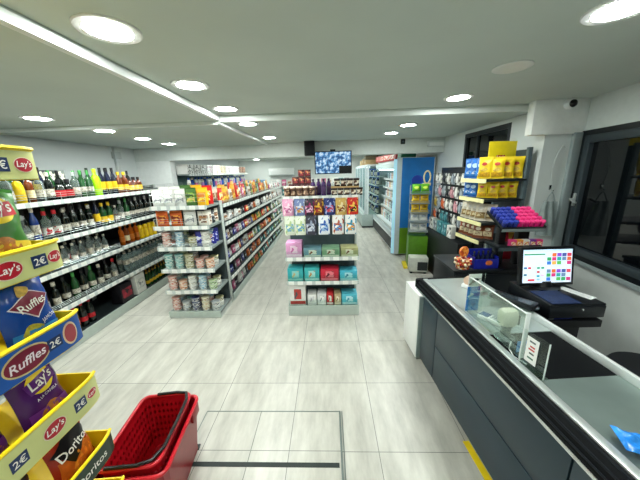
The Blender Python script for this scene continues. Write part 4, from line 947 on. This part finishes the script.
for (x, z) in ((.006, .846), (.018, .869), (.038, .889)):
    MB().tube([(x, LN, z), (x, .10, z)], .005, 6).build('bumper_rib', mat('12171c', .45, noise=.05), ct)
MB().box(-.004, .008, LN, .095, .808, .826, c=.002).build('chrome_strip', CHROME, ct)
MB().box(.052, .090, LN, .085, .884, .900, c=.003).build('chrome_strip', mat('cfd5d3', .3, metal=.6, noise=.03), ct)
# far end: dark rounded bumper
MB().box(.0, .56, .085, .14, .80, .893, c=.02).build('end_bumper', RUB, ct)
TOPM = mat('a9b3b1', .3, metal=.35, noise=.04, scale=7)
MB().box(.092, .53, -.73, .09, .80, .889).build('far_top', TOPM, ct, smooth=False)
MB().box(.092, .53, -1.085, -.73, .80, .884).build('conveyor_belt', mat('05070a', .6, noise=.06, scale=60), ct, smooth=False)
MB().box(.092, .53, LN, -1.085, .80, .887).build('near_top', mat('7f8d89', .36, metal=.5, noise=.06, scale=6), ct, smooth=False)
rl = MB(); rl.box(.478, .500, LN, -.40, .88, .925, c=.004); rl.build('side_rail', mat('e2e7e5', .3, metal=.3, noise=.02), ct)
MB().box(.500, .542, LN, -.30, .80, .90, c=.004).build('rear_edge', mat('151b20', .4, noise=.05), ct)
# white end cupboard beyond the counter
t = thing('white_end_cupboard', 'low white cupboard at the far end of the checkout counter', 'cupboard', tc(.06, .16, 0), CR)
MB().box(0, .24, 0, .34, .04, .70, c=.003).build('carcass', mat('eceeea', .4, noise=.02), t); MB().box(.02, .22, .02, .32, 0, .04).build('plinth', mat('8f9694', .5), t, smooth=False)
MB().box(.006, .234, -.012, .0, .05, .69, c=.002).build('side_cover', mat('7f9090', .4, noise=.03), t)
# clear screens and holders on the counter
ACL = glass('eaf6f2', .11); EDGE = mat('e8f2ee', .25, noise=0)
t = thing('clear_counter_screen', 'clear acrylic screen standing along the counter edge before the scanner', 'acrylic screen', tc(.105, -.95, .901), CR)
MB().box(0, .004, 0, .46, 0, .245).build('sheet', ACL, t, smooth=False)
e_ = MB(); e_.box(-.001, .005, 0, .46, .243, .248); e_.build('polished_edge', EDGE, t, smooth=False)
MB().box(.0, .10, .46, .464, 0, .27).build('sheet', ACL, t, smooth=False)
MB().box(-.002, .02, -.006, .0, 0, .25, c=.001).build('upright', mat('eef4f2', .3), t)
t = thing('sign_holder', 'clear acrylic holder with a white notice standing by the conveyor belt', 'sign holder', tc(.112, -1.09, .8885), CR + .10)
MB().box(0, .004, 0, .13, 0, .185).build('sheet', ACL, t, smooth=False); MB().box(-.02, .03, 0, .13, -.001, .003).build('foot', ACL, t, smooth=False)
for y in (0, .128): MB().box(-.001, .005, y, y + .003, 0, .185).build('polished_edge', EDGE, t, smooth=False)
n_ = MB().box(-.003, -.001, .045, .105, .035, .165).build('notice', mat('f1f3f0', .5, noise=.01), t, smooth=False)
for k, (z, c) in enumerate(((.145, '5a6a6a'), (.12, 'c03a3a'), (.105, 'c03a3a'), (.085, '3a4a4a'), (.06, '3a6a5a'))): MB().box(-.0038, -.003, .06, .09 - .006 * (k % 2), z - .004, z + .004).build('notice_print', mat(c, .5, noise=.02), n_, smooth=False)
def leaflet(c1, cols):
    def mk():
        o = MB().box(0, .085, -.001, .001, 0, .085).build('leaflet', mat(c1, .4, noise=.03), smooth=False)
        MB().box(.004, .081, -.0018, -.001, .008, .055).build('print_block', P4(*cols, scale=2.5), o, smooth=False); return o
    return mk
for i, (c1, cols, x, y, z, lb) in enumerate((('dfe8ee', ('2d7fd0', '5aa6e6', '1d5aa8'), .100, -.500, .902, 'lowest of the blue and white leaflets at the far end of the clear screen'), ('cfe0ee', ('2d7fd0', 'dbe8f4', '3a90dc'), .100, -.500, .99, 'middle of the blue and white leaflets at the far end of the clear screen'), ('e8e4e2', ('e8e4e2', 'b89a94', '3a3f48'), .100, -.500, 1.078, 'pale leaflet with dark print, topmost at the far end of the clear screen'))):
    place(('lf', i), leaflet('2a78c8' if i < 2 else c1, cols), tc(x, y + .018, z), CR, lb, 'leaflet', 'counter leaflets')
o = place(('lf', 3), leaflet('3a8fe0', ('2d7fd0', '4aa0ec', '9fd0f4')), tc(.13, -.90, .891), CR + .1, 'bright blue leaflet leaning under the cream scanner', 'leaflet', 'counter leaflets', sc=(1, .9, .75))
# hand scanner in its stand
t = thing('barcode_scanner', 'cream barcode scanner with rounded head on a dark stand on the counter', 'barcode scanner', tc(.165, -.77, .8895), CR)
hs = MB(); hs.box(-.05, .05, -.035, .035, .075, .185, c=.03); hs.build('head', mat('d8d8c4', .35, noise=.02), t)
MB().box(.049, .052, -.026, .026, .09, .15, c=.001).build('window', mat('20282c', .1, noise=0), t)
MB().lathe([(.05, 0), (.05, .008), (.03, .02), (.022, .05), (.028, .08)], 18).build('stand', mat('5c6664', .4, noise=.05), t)
MB().box(-.053, -.049, -.008, .008, .10, .106).build('indicator', mat('2c6a50', .3), t, smooth=False)
cbm = MB().tube([(.0, -.05, .01), (-.05, -.10, .006), (-.07, -.16, .004), (-.05, -.22, .004)], .003, 6); cbm.build('cable', mat('e8ece8', .4), t)
t = thing('card_reader', 'white and blue hand-held card reader lying on the far counter top', 'card reader', tc(.20, -.60, .8895), CR + .5)
MB().box(-.035, .035, -.075, .075, 0, .03, c=.01).build('body', mat('e4e6e6', .35, noise=.02), t); MB().box(-.027, .027, .01, .065, .029, .032).build('display', mat('3f5a80', .1, noise=.05), t, smooth=False)
kp = MB()
for i in range(3):
    for j in range(4): kp.box(-.025 + i * .018, -.011 + i * .018, -.065 + j * .017, -.053 + j * .017, .029, .033)
kp.build('keypad', mat('9aa4aa', .4), t, smooth=False)
t = thing('tape_dispenser', 'white tape dispenser with a beige roll behind the clear screen', 'tape dispenser', tc(.36, -.14, .8895), CR + .6)
MB().box(-.03, .03, -.08, .08, 0, .03, c=.008).build('body', mat('eceeec', .35, noise=.02), t)
MB().lathe([(.016, -.015), (.04, -.015), (.04, .015), (.016, .015)], 20, M=Matrix.Translation((0, .03, .062)) @ Matrix.Rotation(H90, 4, 'Y')).build('tape_roll', mat('d8b8a0', .5, noise=.05), t)
MB().box(-.02, .02, -.09, -.07, .02, .045, c=.003).build('cutter', mat('b8c0c0', .3, metal=.6), t)
# black PIN pad tray in a clear support on the rail
t = thing('customer_display', 'long black customer display on a clear rest over the counter rail', 'display unit', tc(.44, -.46, .8895), CR + .55)
MB().box(-.055, .055, -.13, .13, .048, .08, c=.010).build('case', mat('14181c', .3, noise=.05), t); MB().box(-.03, .03, -.11, .11, .0795, .0815).build('display', mat('2a3238', .15, noise=.03), t, smooth=False)
MB().box(-.06, .06, -.135, .135, .042, .047).build('rest', ACL, t, smooth=False)
MB().box(-.01, .01, -.05, .02, 0, .042).build('foot', ACL, t, smooth=False)
# blue plastic wrapping on the near steel top
o = bag_maker(.16, .13, .05, mat('2a86e0', .2, noise=.2, scale=20), (), 'blue_wrapper', crimp=False, crumple=.012)(); o.scale = (.62, .62, .62); o.location = tc(.185, -1.42, .912); o.rotation_euler = (-1.45, 0, 1.2)
tag(o, 'crumpled blue plastic wrapper on the near steel part of the counter', 'wrapper')
# ------------------------------------------------------------------ till: black pedestal, drawer box, screen
t = thing('till_pedestal', 'black pedestal carrying the cash drawer behind the counter', 'pedestal', (1.50, 1.80, 0), -.02)
MB().box(-.08, .20, -.12, .15, 0, .797, c=.006).build('column', mat('0e1216', .45, noise=.05), t); MB().box(-.09, .23, -.14, .17, 0, .03, c=.005).build('foot', mat('0a0d10', .45), t)
t = thing('cash_drawer', 'wide black cash drawer box under the touch screen', 'cash drawer', (1.58, 1.80, .80), .03)
MB().box(-.17, .175, -.20, .19, .0, .05, c=.004).build('lower_tray', mat('080a0d', .5, noise=.05), t)
MB().box(-.175, .185, -.19, .20, .065, .165, c=.006).build('case', mat('0d1116', .38, noise=.06), t)
MB().box(-.17, .18, -.196, -.188, .072, .15, c=.002).build('drawer_front', mat('11161b', .35, noise=.05), t)
MB().box(-.15, .16, -.14, .17, .045, .068).build('spacer', mat('060809', .6), t, smooth=False)
MB().lathe([(.008, 0), (.008, .004), (.0001, .005)], 10, M=Matrix.Translation((.03, -.197, .13)) @ Matrix.Rotation(H90, 4, 'X')).build('lock', CHROME, t)
t = thing('pen', 'blue pen lying in the slot below the cash drawer', 'pen', (1.53, 1.625, .857), .05)
MB().tube([(-.07, 0, 0), (.05, 0, 0)], .005, 8).build('barrel', mat('2336a0', .3, noise=.03), t); MB().tube([(-.10, 0, 0), (-.07, 0, 0)], .0048, 8).build('cap', mat('aeb4b8', .3), t)
t = thing('folded_cloth', 'dark blue cloth folded on the cash drawer box', 'cloth', (1.53, 1.72, .966), .03)
MB().box(-.11, .08, -.11, .08, 0, .008, c=.003).build('upper_fold', mat('142850', .8, noise=.15, scale=40), t)
tag(MB().box(-.03, .03, -.10, .10, 0, .004).build('receipt', mat('e6e9e6', .6, noise=.02), loc=(1.71, 1.77, .966), rz=.35, smooth=False), 'white receipt slip lying on the cash drawer box', 'receipt')
t = thing('till_screen', 'black-framed till touch screen showing coloured keys on the cash drawer', 'touch screen', (1.575, 1.875, .966), .03)
T_ = Matrix.Translation((0, 0, .016)) @ Matrix.Rotation(-.16, 4, 'X')
MB().box(-.195, .195, -.015, .02, .0, .285, c=.006, M=T_).build('bezel', mat('0b0e12', .35, noise=.04), t)
UIW = bpy.data.materials.new('screen_white'); UIW.use_nodes = True
def emis(hx, s=.9):
    m = mat(hx, .4, emit=s); return m
d_ = MB().box(-.175, .175, -.0175, -.0145, .022, .265, M=T_).build('display', emis('d2e2f2', .8), t, smooth=False)
MB().box(-.175, .175, -.0185, -.0175, .252, .265, M=T_).build('title_bar', emis('b8d4ea', .9), d_, smooth=False)
MB().box(-.17, -.02, -.0185, -.0175, .226, .236, M=T_).build('header_line', emis('3f8f64', .8), d_, smooth=False)
kc = ['3a78c8', '2d9f9a', 'd0465a', '3aa060', '8a4ac0', 'e0a04a', '6a88a8', '30b8c8', 'c83a78', '4a5a9a', '5ab05a', 'd86a3a']
random.seed(3); kk = 0
for i in range(5):
    for j in range(7):
        if j == 3: continue
        if random.random() < .12: continue
        x = -.005 + i * .036; z = .036 + j * .0295
        MB().box(x, x + .029, -.0190, -.0175, z, z + .025, M=T_).build('screen_key', emis(kc[(i * 5 + j * 3) % 12], .75), d_, smooth=False)
for (x, z, w_, c) in ((-.17, .125, .022, '4a6a9a'), (-.14, .125, .022, 'c83a4a'), (-.075, .125, .02, '3a9a6a'), (-.045, .125, .022, '3a9a6a'), (-.17, .075, .022, '3a6a7a'), (-.075, .095, .02, 'c84a4a'), (-.075, .065, .02, '3aa0b0'), (-.14, .036, .05, 'd0404a'), (-.045, .07, .022, 'dbb0c8'), (-.075, .04, .022, '8ab0d0')):
    MB().box(x, x + w_, -.0190, -.0175, z, z + .014, M=T_).build('screen_key', emis(c, .75), d_, smooth=False)
MB().lathe([(.10, 0), (.10, .008), (.05, .014), (.035, .05)], 20, sy=.8).build('stand', mat('0b0e12', .4, noise=.04), t); MB().box(-.04, .04, .035, .06, .01, .13, c=.006).build('neck', mat('0b0e12', .4), t)
# ------------------------------------------------------------------ black cabinet between till and wall with its displays
t = thing('black_cabinet', 'low black cabinet behind the far end of the counter carrying the sweet displays', 'cabinet', (1.14, 2.345, 0), .0)
MB().box(0, .96, 0, .47, .03, .90, c=.006).build('carcass', mat('0c1014', .45, noise=.06), t); MB().box(.02, .94, .02, .45, 0, .03).build('plinth', BLACK, t, smooth=False)
MB().box(-.01, .97, -.01, .48, .90, .925, c=.004).build('worktop', mat('12171b', .4, noise=.05), t)
MB().box(.01, .95, -.008, .0, .05, .88, c=.003).build('door', mat('10151a', .4, noise=.05), t)
CZ = .926
# chewing-gum display: post, two trays, rows of small tubs
t = thing('gum_display', 'black two-tray counter display full of blue and pink gum tubs', 'display stand', (1.67, 2.46, CZ), .0)
MB().box(-.115, .19, -.15, .17, 0, .012, c=.003).build('base', BLACK, t); MB().box(-.11, -.05, -.02, .04, .012, .36, c=.004).build('column', BLACK, t); MB().box(.06, .16, -.02, .04, .012, .36, c=.004).build('column', BLACK, t)
GT = Matrix.Translation((0, -.15, .375)) @ Matrix.Rotation(.42, 4, 'X')
for k, (z, y0, y1) in enumerate(((.20, -.14, .08), (0, 0, .275))):
    T_g = GT if k else Matrix()
    b_ = MB(); b_.box(-.183, .183, y0, y1, z, z + .01, M=T_g); b_.box(-.183, .183, y0 - .004, y0, z - .02, z + .03, M=T_g); b_.box(-.183, -.179, y0, y1, z, z + .03, M=T_g); b_.box(.179, .183, y0, y1, z, z + .03, M=T_g)
    tr_ = b_.build('tray', mat('181d22', .4, noise=.05), t, smooth=False)
    MB().box(-.18, .18, y0 - .0055, y0 - .004, z - .017, z + .012, M=T_g).build('price_strip', mat('3c474c' if k == 0 else '8a9696', .35, noise=.05), tr_, smooth=False)
MB().box(.03, .183, .145, .152, .012, .44).build('back_card', P4('b3122a', 'c81f36', 'd8a03a', scale=3.), t, smooth=False)
def gum(c, c2):
    def mk():
        o = MB().lathe([(.019, 0), (.0205, .003), (.0205, .048), (.018, .052)], 14).build('gum_tub', mat(c, .3, noise=.05)); MB().lathe([(.021, .046), (.021, .058), (.019, .062), (.0001, .063)], 14).build('lid', mat(c2, .3, noise=.03), o); return o
    return mk
GW = Matrix.Translation((1.67, 2.46, CZ)) @ GT
for j in range(5):
    for i in range(8):
        c = 'blue' if i < 4 - (j < 2) else 'pink'
        n_i = i + 1 if c == 'blue' else i - 3 + (j < 2)
        place(('gum', c), gum('24307e', '2f3fa4') if c == 'blue' else gum('d81f70', 'f23c86'), GW @ Vector((-.157 + .0448 * i, .028 + .053 * j, .0105)), 0, f'{c} gum tub, {nth(max(1, n_i))} of its colour in the {nth(j + 1)} row from the till', 'gum tub', 'gum tubs on the counter display', rot=(.42, 0, 0))
for i in range(5):
    c = ['pink', 'orange', 'white', 'purple', 'pink'][i]
    place(('sw', c), carton_maker(.07, .05, .07, mat({'pink': 'd83a78', 'orange': 'e89a3a', 'white': 'e4e0da', 'purple': '7a3a98'}[c], .4, noise=.06), P4('f0d8c0', 'c83a60', 'e8b04a', scale=3.), 'sweet_pack'), at((1.67, 2.46, CZ), 0, -.04 + .056 * i, -.10, .2105), 0, f'{c} sweet pack, {nth(i + 1)} on the lower tray of the gum display', 'sweet pack', 'sweet packs under the gum tubs', sc=(.75, .8, .9))
t = thing('blue_sweet_display', 'dark blue card display of small bottles beside the lollipop stand', 'display box', (1.415, 2.42, CZ), .05)
b_ = MB(); b_.box(-.095, .13, -.05, -.044, 0, .09); b_.box(-.095, -.089, -.044, .07, 0, .11); b_.box(.124, .13, -.044, .07, 0, .11); b_.box(-.095, .13, .064, .07, 0, .16); b_.box(-.089, .124, -.044, .064, 0, .004)
b_.build('card_box', mat('1a2496', .35, noise=.08), t, smooth=False)
MB().add(*[(lambda vf: ([(x + .04, -.0512, z + .055) for x, z, q in vf[0]], vf[1]))(disc2(.032, .024, 20))][0]).build('badge', mat('d8703a', .4, noise=.1), t, fix=False)
for i in range(5): place('minib', bottle_maker('beer', 'navy', LB['blue'], LB['black'], 'small_bottle'), at((1.415, 2.42, CZ), .05, -.07 + .043 * i, .01, .005), i, f'small dark bottle, {nth(i + 1)} from the lollipops in the blue card display', 'bottle', 'small bottles in the blue display', sc=(.62, .62, .62))
# lollipop stand at the far end of the counter
LP = (1.235, 2.40, CZ)
t = thing('lollipop_stand', 'round lollipop stand with orange face card on the black cabinet end', 'lollipop stand', LP, .3)
MB().lathe([(.055, 0), (.058, .006), (.058, .085), (.05, .092)], 22).build('tub', printed(['b3281f', 'efe2c0', 'd8942a', '6a1a14'], 7.), t)
MB().cyl(0, 0, .09, .12, .012, 10).build('stem', mat('8a1a14', .4), t)
MB().lathe([(.0001, -.012), (.046, -.01), (.05, 0), (.046, .01), (.0001, .012)], 24, M=Matrix.Translation((0, 0, .16)) @ Matrix.Rotation(H90, 4, 'X')).build('face_card', printed(['e8862a', 'f0a040', 'd8601a', 'c8481a'], 5.), t)
for k in range(2):
    for i in range(11):
        a = 2 * PI * i / 11 + k * .28; c = ['d8b088', 'b3281f', 'efe2c0'][(i + k) % 3]
        def mk(c=c):
            o = MB().lathe([(.0001, -.012), (.009, -.008), (.012, 0), (.009, .008), (.0001, .012)], 10).build('lollipop', mat(c, .25, noise=.05)); MB().tube([(0, 0, -.01), (0, 0, -.035)], .0018, 5).build('stick', mat('ece8dc', .5), o); return o
        r = .066 - .0 * k; z = .05 + .035 * k
        place(('lol', c), mk, (LP[0] + r * math.cos(a), LP[1] + r * math.sin(a), LP[2] + z), a, f'{({"d8b088": "beige", "b3281f": "red", "efe2c0": "cream"})[c]} lollipop in the {"upper" if k else "lower"} ring of the round stand', 'lollipop', f'{c} lollipops {k} ring'.replace('d8b088', 'beige').replace('b3281f', 'red').replace('efe2c0', 'cream').replace('0 ring', 'lower ring').replace('1 ring', 'upper ring'), rot=(1.0 * 0 + .9, 0, a + H90))
# ------------------------------------------------------------------ yellow crisp rack against the right wall
RK = (1.66, 2.93, 0); RR = .10    # near-left corner of its shelves, turned a little
t = thing('crisp_rack', 'tall crisp rack with yellow header board and cream shelf edges', 'display rack', RK, RR)
CREAM = mat('e9e3a8', .4, noise=.04); DK = mat('5f7075', .4, metal=.2, noise=.05)
for x, y in ((.43, .01), (.43, .43)): MB().box(x, x + .045, y, y + .035, 0, 2.02, c=.003).build('upright', DK, t)
MB().box(.447, .457, .045, .43, .05, 2.0).build('back_panel', mat('46545a', .5, noise=.04), t, smooth=False)
for z in (1.70, 1.49, 1.235, 1.03):
    s = MB().box(.0, .447, .0, .45, z - .018, z).build('shelf', mat('20282c', .45, noise=.05), t, smooth=False)
    MB().box(-.008, .0, .0, .45, z - .035, z + .008).build('price_strip', CREAM, s, smooth=False)
    MB().box(.0, .40, -.006, .0, z - .022, z + .004).build('side_edge', mat('262c2c', .4, noise=.04), s, smooth=False)
h_ = MB().box(.128, .446, .20, .21, 1.80, 2.10, c=.004).build('header_board', mat('f0d818', .4, noise=.03), t)
MB().add([(x + .27, .1985, z + 1.93) for x, z, q in rect2(.10, .05, nx=2, ny=2)[0]], rect2(.10, .05, nx=2, ny=2)[1]).build('logo', REDL, h_, fix=False)
vf = text_mesh("Lay's", .05, bold=.012, italic=.15); MB().add([(x + .27, .1975, z + 1.93) for x, z, q in vf[0]], vf[1]).build('wordmark', WT, h_, fix=False)
SB = {'yellow': lambda: bag_maker(.14, .205, .055, mat('efcf22', .3, noise=.08, scale=12), [('lower_print', rect2(.12, .045, 0, -.07, 6, 4), mat('d8a424', .35, noise=.25, scale=40)), ('badge', disc2(.03, .018, 18, 0, .04), mat('c03a2a', .35)), ('crisp_picture', leaf(.08, .04, 0, -.02, .2), CHIP)]),
      'blue': lambda: bag_maker(.14, .205, .055, mat('2a6cc0', .3, noise=.12, scale=12), [('lower_print', rect2(.12, .05, 0, -.06, 6, 4), mat('3f8ad8', .35, noise=.1)), ('badge', disc2(.04, .026, 18, 0, .03), mat('bcd8f0', .35)), ('crisp_picture', leaf(.07, .035, 0, -.05, .2), mat('dfe8f0', .4, noise=.1))]),
      'white': lambda: bag_maker(.14, .20, .055, mat('d8d0bc', .35, noise=.1, scale=12), [('lower_print', rect2(.12, .08, 0, -.04, 6, 4), mat('8a7040', .4, noise=.2)), ('badge', disc2(.035, .022, 18, 0, .05), mat('e8e6dc', .35)), ('crisp_picture', leaf(.08, .04, 0, -.04, .2), mat('c8b890', .4, noise=.1))]),
      'brown': lambda: bag_maker(.14, .17, .055, mat('8a4a2a', .35, noise=.15, scale=12), [('lower_print', rect2(.12, .06, 0, -.03, 6, 4), mat('d8c8a0', .4, noise=.2)), ('badge', disc2(.035, .022, 18, 0, .03), mat('e8dcc4', .35)), ('crisp_picture', leaf(.06, .03, 0, -.03, .2), mat('6a2a1a', .4))])}
def rk(lx, ly, z): return at(RK, RR, lx, ly, z)
def small(c, lx, ly, z, rz, lb, tilt=.06, sc=1.): place(('sb', c), SB[c](), rk(lx, ly, z), 0, lb, 'bag of crisps', 'small crisp bags on the rack', rot=Euler((-tilt, 0, RR + rz), 'XYZ'), sc=(sc, sc, sc))
for si, (z, zn) in enumerate(((1.70, 'top'), (1.49, 'second'))):
    for i in range(3): small('yellow', .15 + .105 * i - .015 * si, .065, z + .019, -.75 if si == 0 else -.8, f'yellow crisp bag, {nth(i + 1)} from the open-end corner of the {zn} rack shelf', .05, .98 - .2 * si)
    for i in range(3 - si): small('blue', .065, .40 - .105 * i, z + .019, -H90 + .5, f'blue crisp bag, {nth(i + 1)} from the far end of the {zn} rack shelf', .05, .98 - .2 * si)
    small('yellow', .065, .14, z + .019, -H90 + .6, f'yellow crisp bag facing the aisle next to the blue ones, {zn} rack shelf', .05, 1. - .22 * si)
for i in range(5): small('white', .065 + .07 * max(0, i - 3), .40 - .09 * i if i < 4 else .07, 1.252, -H90 + .7, f'beige crisp bag, {nth(i + 1)} from the far end of the third rack shelf', .25, .85)
for i in range(5): small('brown', .065 + .07 * max(0, i - 3), .40 - .09 * i if i < 4 else .07, 1.047, -H90 + .7, f'brown crisp bag, {nth(i + 1)} from the far end of the fourth rack shelf', .25, .85)
# ------------------------------------------------------------------ hook wall of small goods further along the wall
t = thing('hook_panel', 'black panel of hooks with small carded goods beyond the crisp rack', 'display panel', (1.98, 3.72, 0), -H90)
HK = (1.98, 3.72, 0)
# local: front faces the aisle; local x runs towards the camera
pb_ = MB(); pb_.box(-1.25, .0, .04, .06, .75, 1.80); pb_.build('board', mat('14191d', .5, noise=.06), t, smooth=False)
for x in (-1.25, -.03): MB().box(x, x + .03, .035, .07, 0, 1.83, c=.003).build('upright', BLACK, t)
MB().box(-1.25, .0, -.16, .2, 0, .78, c=.004).build('lower_case', mat('0d1114', .45, noise=.05), t); MB().box(-1.25, 0, .035, .065, 1.80, 1.84, c=.003).build('top_bar', BLACK, t)
hk_c = {'white': ('e6e4de', ('e6e4de', '2a2c30', 'c8c4ba')), 'grey': ('9aa4ac', ('8a949c', 'd8dcde', '3a4048')), 'pink': ('d8a0a8', ('c87a88', 'f0e4e4', '5a4048')), 'teal': ('4a8a92', ('3a7a88', '8fc0c4', '1d4a54')), 'gold': ('b8a04a', ('c8ac4a', '3a3420', 'e0d49a')), 'black': ('2a2c30', ('3a3c40', 'd8d8d4', '16181a')), 'orange': ('d86a3a', ('d86a3a', 'e8e0d8', 'a8402a'))}
def card(c):
    def mk():
        o = MB().box(-.055, .055, -.002, .002, -.17, 0).build('blister_card', P4(*hk_c[c][1], scale=3.), smooth=False)
        MB().box(-.038, .038, -.026, -.002, -.145, -.04, c=.012).build('blister', mat(hk_c[c][0], .2, noise=.1), o)
        return o
    return mk
rows_ = [(1.75, 'white white black white grey white white white'), (1.545, 'grey pink grey black pink white grey white'), (1.34, 'gold grey orange white white pink grey white'), (1.13, 'orange black teal teal black white grey white')]
for ri, (z, s_) in enumerate(rows_):
    for i, c in enumerate(s_.split()):
        lx = -1.19 + i * .155
        place(('card', c), card(c), at(HK, -H90, lx, -.05, z), -H90, f'{c} blister card, {nth(i + 1)} from the coolers in the {nth(ri + 1)} row of hooks', 'blister card', 'blister cards on the hook panel')
        MB().tube([(lx, .045, z - .008), (lx, -.12, z - .008), (lx, -.125, z)], .003, 6).build('hook', CHROME, t)
for i, c in enumerate(('white', 'grey', 'teal', 'teal', 'white')):
    place(('pk', c), carton_maker(.16, .07, .19, mat({'white': 'd8d8d0', 'grey': '8a9a90', 'teal': '2f7a80'}[c], .4, noise=.08), P4(*hk_c[c][1], scale=3.), 'household_pack', .86, .8), at(HK, -H90, -1.14 + .19 * i, -.10, .781), -H90, f'{c} household pack, {nth(i + 1)} from the coolers on the black case below the hooks', 'household pack', 'packs below the hook panel')
# ------------------------------------------------------------------ green-based snack floor rack by the cooler
FRK = (1.66, 4.98, 0)
t = thing('snack_floor_rack', 'slim floor rack with green base and tiers of yellow snack bags by the blue panel', 'display rack', FRK, -.15)
GRB = mat('4d7d16', .4, noise=.06)
b_ = MB(); b_.box(-.17, .17, -.13, .13, .04, .62, c=.006); b_.build('base_case', GRB, t); MB().box(-.24, .24, -.18, .18, 0, .04, c=.004).build('foot', mat('d8c01c', .4, noise=.05), t)
for x in (-.165, .15): MB().box(x, x + .018, .05, .08, .62, 1.55, c=.002).build('upright', mat('8f9aa0', .35, metal=.6), t)
for z in (.70, .88, 1.05, 1.22, 1.39):
    b_ = MB(); b_.box(-.16, .16, -.14, .07, z, z + .006)
    for k in range(3): b_.tube([(-.16, .07, z + .01 + .02 * k), (-.16, -.14, z + .01 + .02 * k), (.16, -.14, z + .01 + .02 * k), (.16, .07, z + .01 + .02 * k)], .003, 5)
    b_.build('wire_shelf', WIREM, t, smooth=False)
b_ = MB(); b_.tube([(.12 + .055 * math.cos(a), .06, 1.68 + .11 * math.sin(a)) for a in [2 * PI * k / 24 for k in range(24)]], .014, 8, closed=True)
b_.build('header_loop', mat('d8c89a', .4, noise=.05), t); MB().box(.05, .19, .05, .07, 1.53, 1.58, c=.003).build('header_foot', mat('d8c89a', .4), t)
MB().lathe([(.10, 0), (.10, .012), (.085, .012), (.085, 0)], 24, M=Matrix.Translation((-.05, .06, 1.62)) @ Matrix.Rotation(H90, 4, 'X')).build('header_ring', mat('1d3fa0', .4, noise=.05), t)
MB().box(-.12, .02, .055, .07, 1.45, 1.54, c=.003).build('header_ring_foot', mat('1d3fa0', .4), t)
SB2 = {'green': lambda: bag_maker(.15, .16, .06, mat('5aa81e', .3, noise=.12, scale=14), [('badge', disc2(.045, .025, 18, 0, .02), mat('c8e04a', .35)), ('lower_print', rect2(.12, .04, 0, -.05, 6, 3), mat('3a7a1a', .35))]),
       'gold': lambda: bag_maker(.15, .15, .06, mat('dcb81c', .3, noise=.12, scale=14), [('badge', disc2(.045, .022, 18, 0, .02), mat('8a6a14', .35)), ('lower_print', rect2(.12, .04, 0, -.045, 6, 3), mat('a8881a', .35))]),
       'pale': lambda: bag_maker(.16, .16, .07, mat('c8ccc8', .35, noise=.12, scale=14), [('badge', disc2(.045, .025, 18, 0, .02), mat('8a929a', .35)), ('lower_print', rect2(.12, .04, 0, -.05, 6, 3), mat('e8e8e4', .35))])}
for z, c, zn in ((1.39, 'green', 'highest'), (1.22, 'gold', 'second'), (1.05, 'gold', 'third'), (.88, 'pale', 'fourth'), (.70, 'pale', 'lowest')):
    for i in range(2): place(('fr', c), SB2[c](), at(FRK, -.15, -.075 + .15 * i, -.06, z + .022), 0, f'{({"green": "green", "gold": "yellow", "pale": "pale grey"})[c]} snack bag, {nth(i + 1)} from the aisle on the {zn} floor-rack tier', 'bag of snacks', 'snack bags on the floor rack', rot=Euler((-.12, 0, -.15), 'XYZ'), sc=(1.0, 1.35, .92))
t = thing('small_heater', 'small white and dark appliance box on the floor before the green rack', 'appliance', (1.60, 4.68, 0), -.15)
MB().box(-.16, .16, -.10, .11, .03, .30, c=.015).build('case', mat('c8cbc0', .4, noise=.05), t); MB().box(-.02, .15, -.106, -.096, .06, .22, c=.005).build('grille', mat('23292b', .5, noise=.1), t)
for x in (-.12, .12): MB().box(x - .02, x + .02, -.09, .1, 0, .03).build('foot', DARKM, t, smooth=False)
# ------------------------------------------------------------------ by the window: hanging bag, hook, office chair
t = thing('plastic_bag', 'grey plastic carrier bag hanging on the wall beside the window', 'bag', (2.335, 2.905, 1.10), 0)
def bagf(sgn):
    def f(u, v):
        x = (u - .5) * (.20 - .07 * v ** 2) * 1.0; y = sgn * (.03 * (1 - v) * max(0, 1 - abs(2 * u - 1) ** 2) + .004) + .008 * math.sin(u * 14 + v * 3) * (.5 + v)
        return (x, min(.03, y), v * .36)
    return f
b_ = MB(); b_.grid(bagf(1), 16, 12); b_.grid(bagf(-1), 16, 12)
b_.build('body', mat('93a09f', .35, noise=.12, scale=14), t, fix=False)
MB().tube([(-.05, 0, .35), (-.02, .0, .43), (0, .0, .46), (.02, 0, .43), (.05, 0, .35)], .006, 6).build('handle', mat('93a09f', .35), t)
t = thing('wall_hook', 'thin metal hook with loose cable on the white wall by the window', 'hook', (2.335, 2.945, 1.60), 0)
MB().box(-.012, .012, -.006, .004, -.02, .03, c=.002).build('plate', CHROME, t); MB().tube([(0, -.006, -.01), (0, -.05, -.03), (0, -.055, -.02)], .004, 6).build('prong', CHROME, t)
MB().tube([(.0, -.01, .03), (-.02, -.012, .2), (.01, -.012, .36), (.05, -.012, .42), (.07, -.012, .40)], .004, 6).build('cable', mat('c9d0ce', .5), t)
t = thing('stool', 'black cushioned stool standing behind the counter under the window', 'stool', (1.72, 1.24, 0), .3)
MB().lathe([(.0001, .685), (.17, .685), (.20, .70), (.205, .725), (.19, .75), (.10, .762), (.0001, .765)], 32).build('seat', mat('0b0e12', .55, noise=.1, scale=40), t)
MB().cyl(0, 0, .05, .69, .025, 16).build('column', mat('3a4248', .3, metal=.7), t)
MB().lathe([(.20, 0), (.20, .012), (.08, .04), (.03, .06)], 28).build('base', mat('20262a', .35, metal=.5), t)
MB().tube([(.15 * math.cos(a), .15 * math.sin(a), .26) for a in [2 * PI * k / 28 for k in range(28)]], .010, 8, closed=True).build('foot_ring', CHROME, t)
sp_ = MB()
for k in range(3): sp_.tube([(0, 0, .26), (.15 * math.cos(k * 2.1), .15 * math.sin(k * 2.1), .26)], .008, 6)
sp_.build('spoke', CHROME, t)
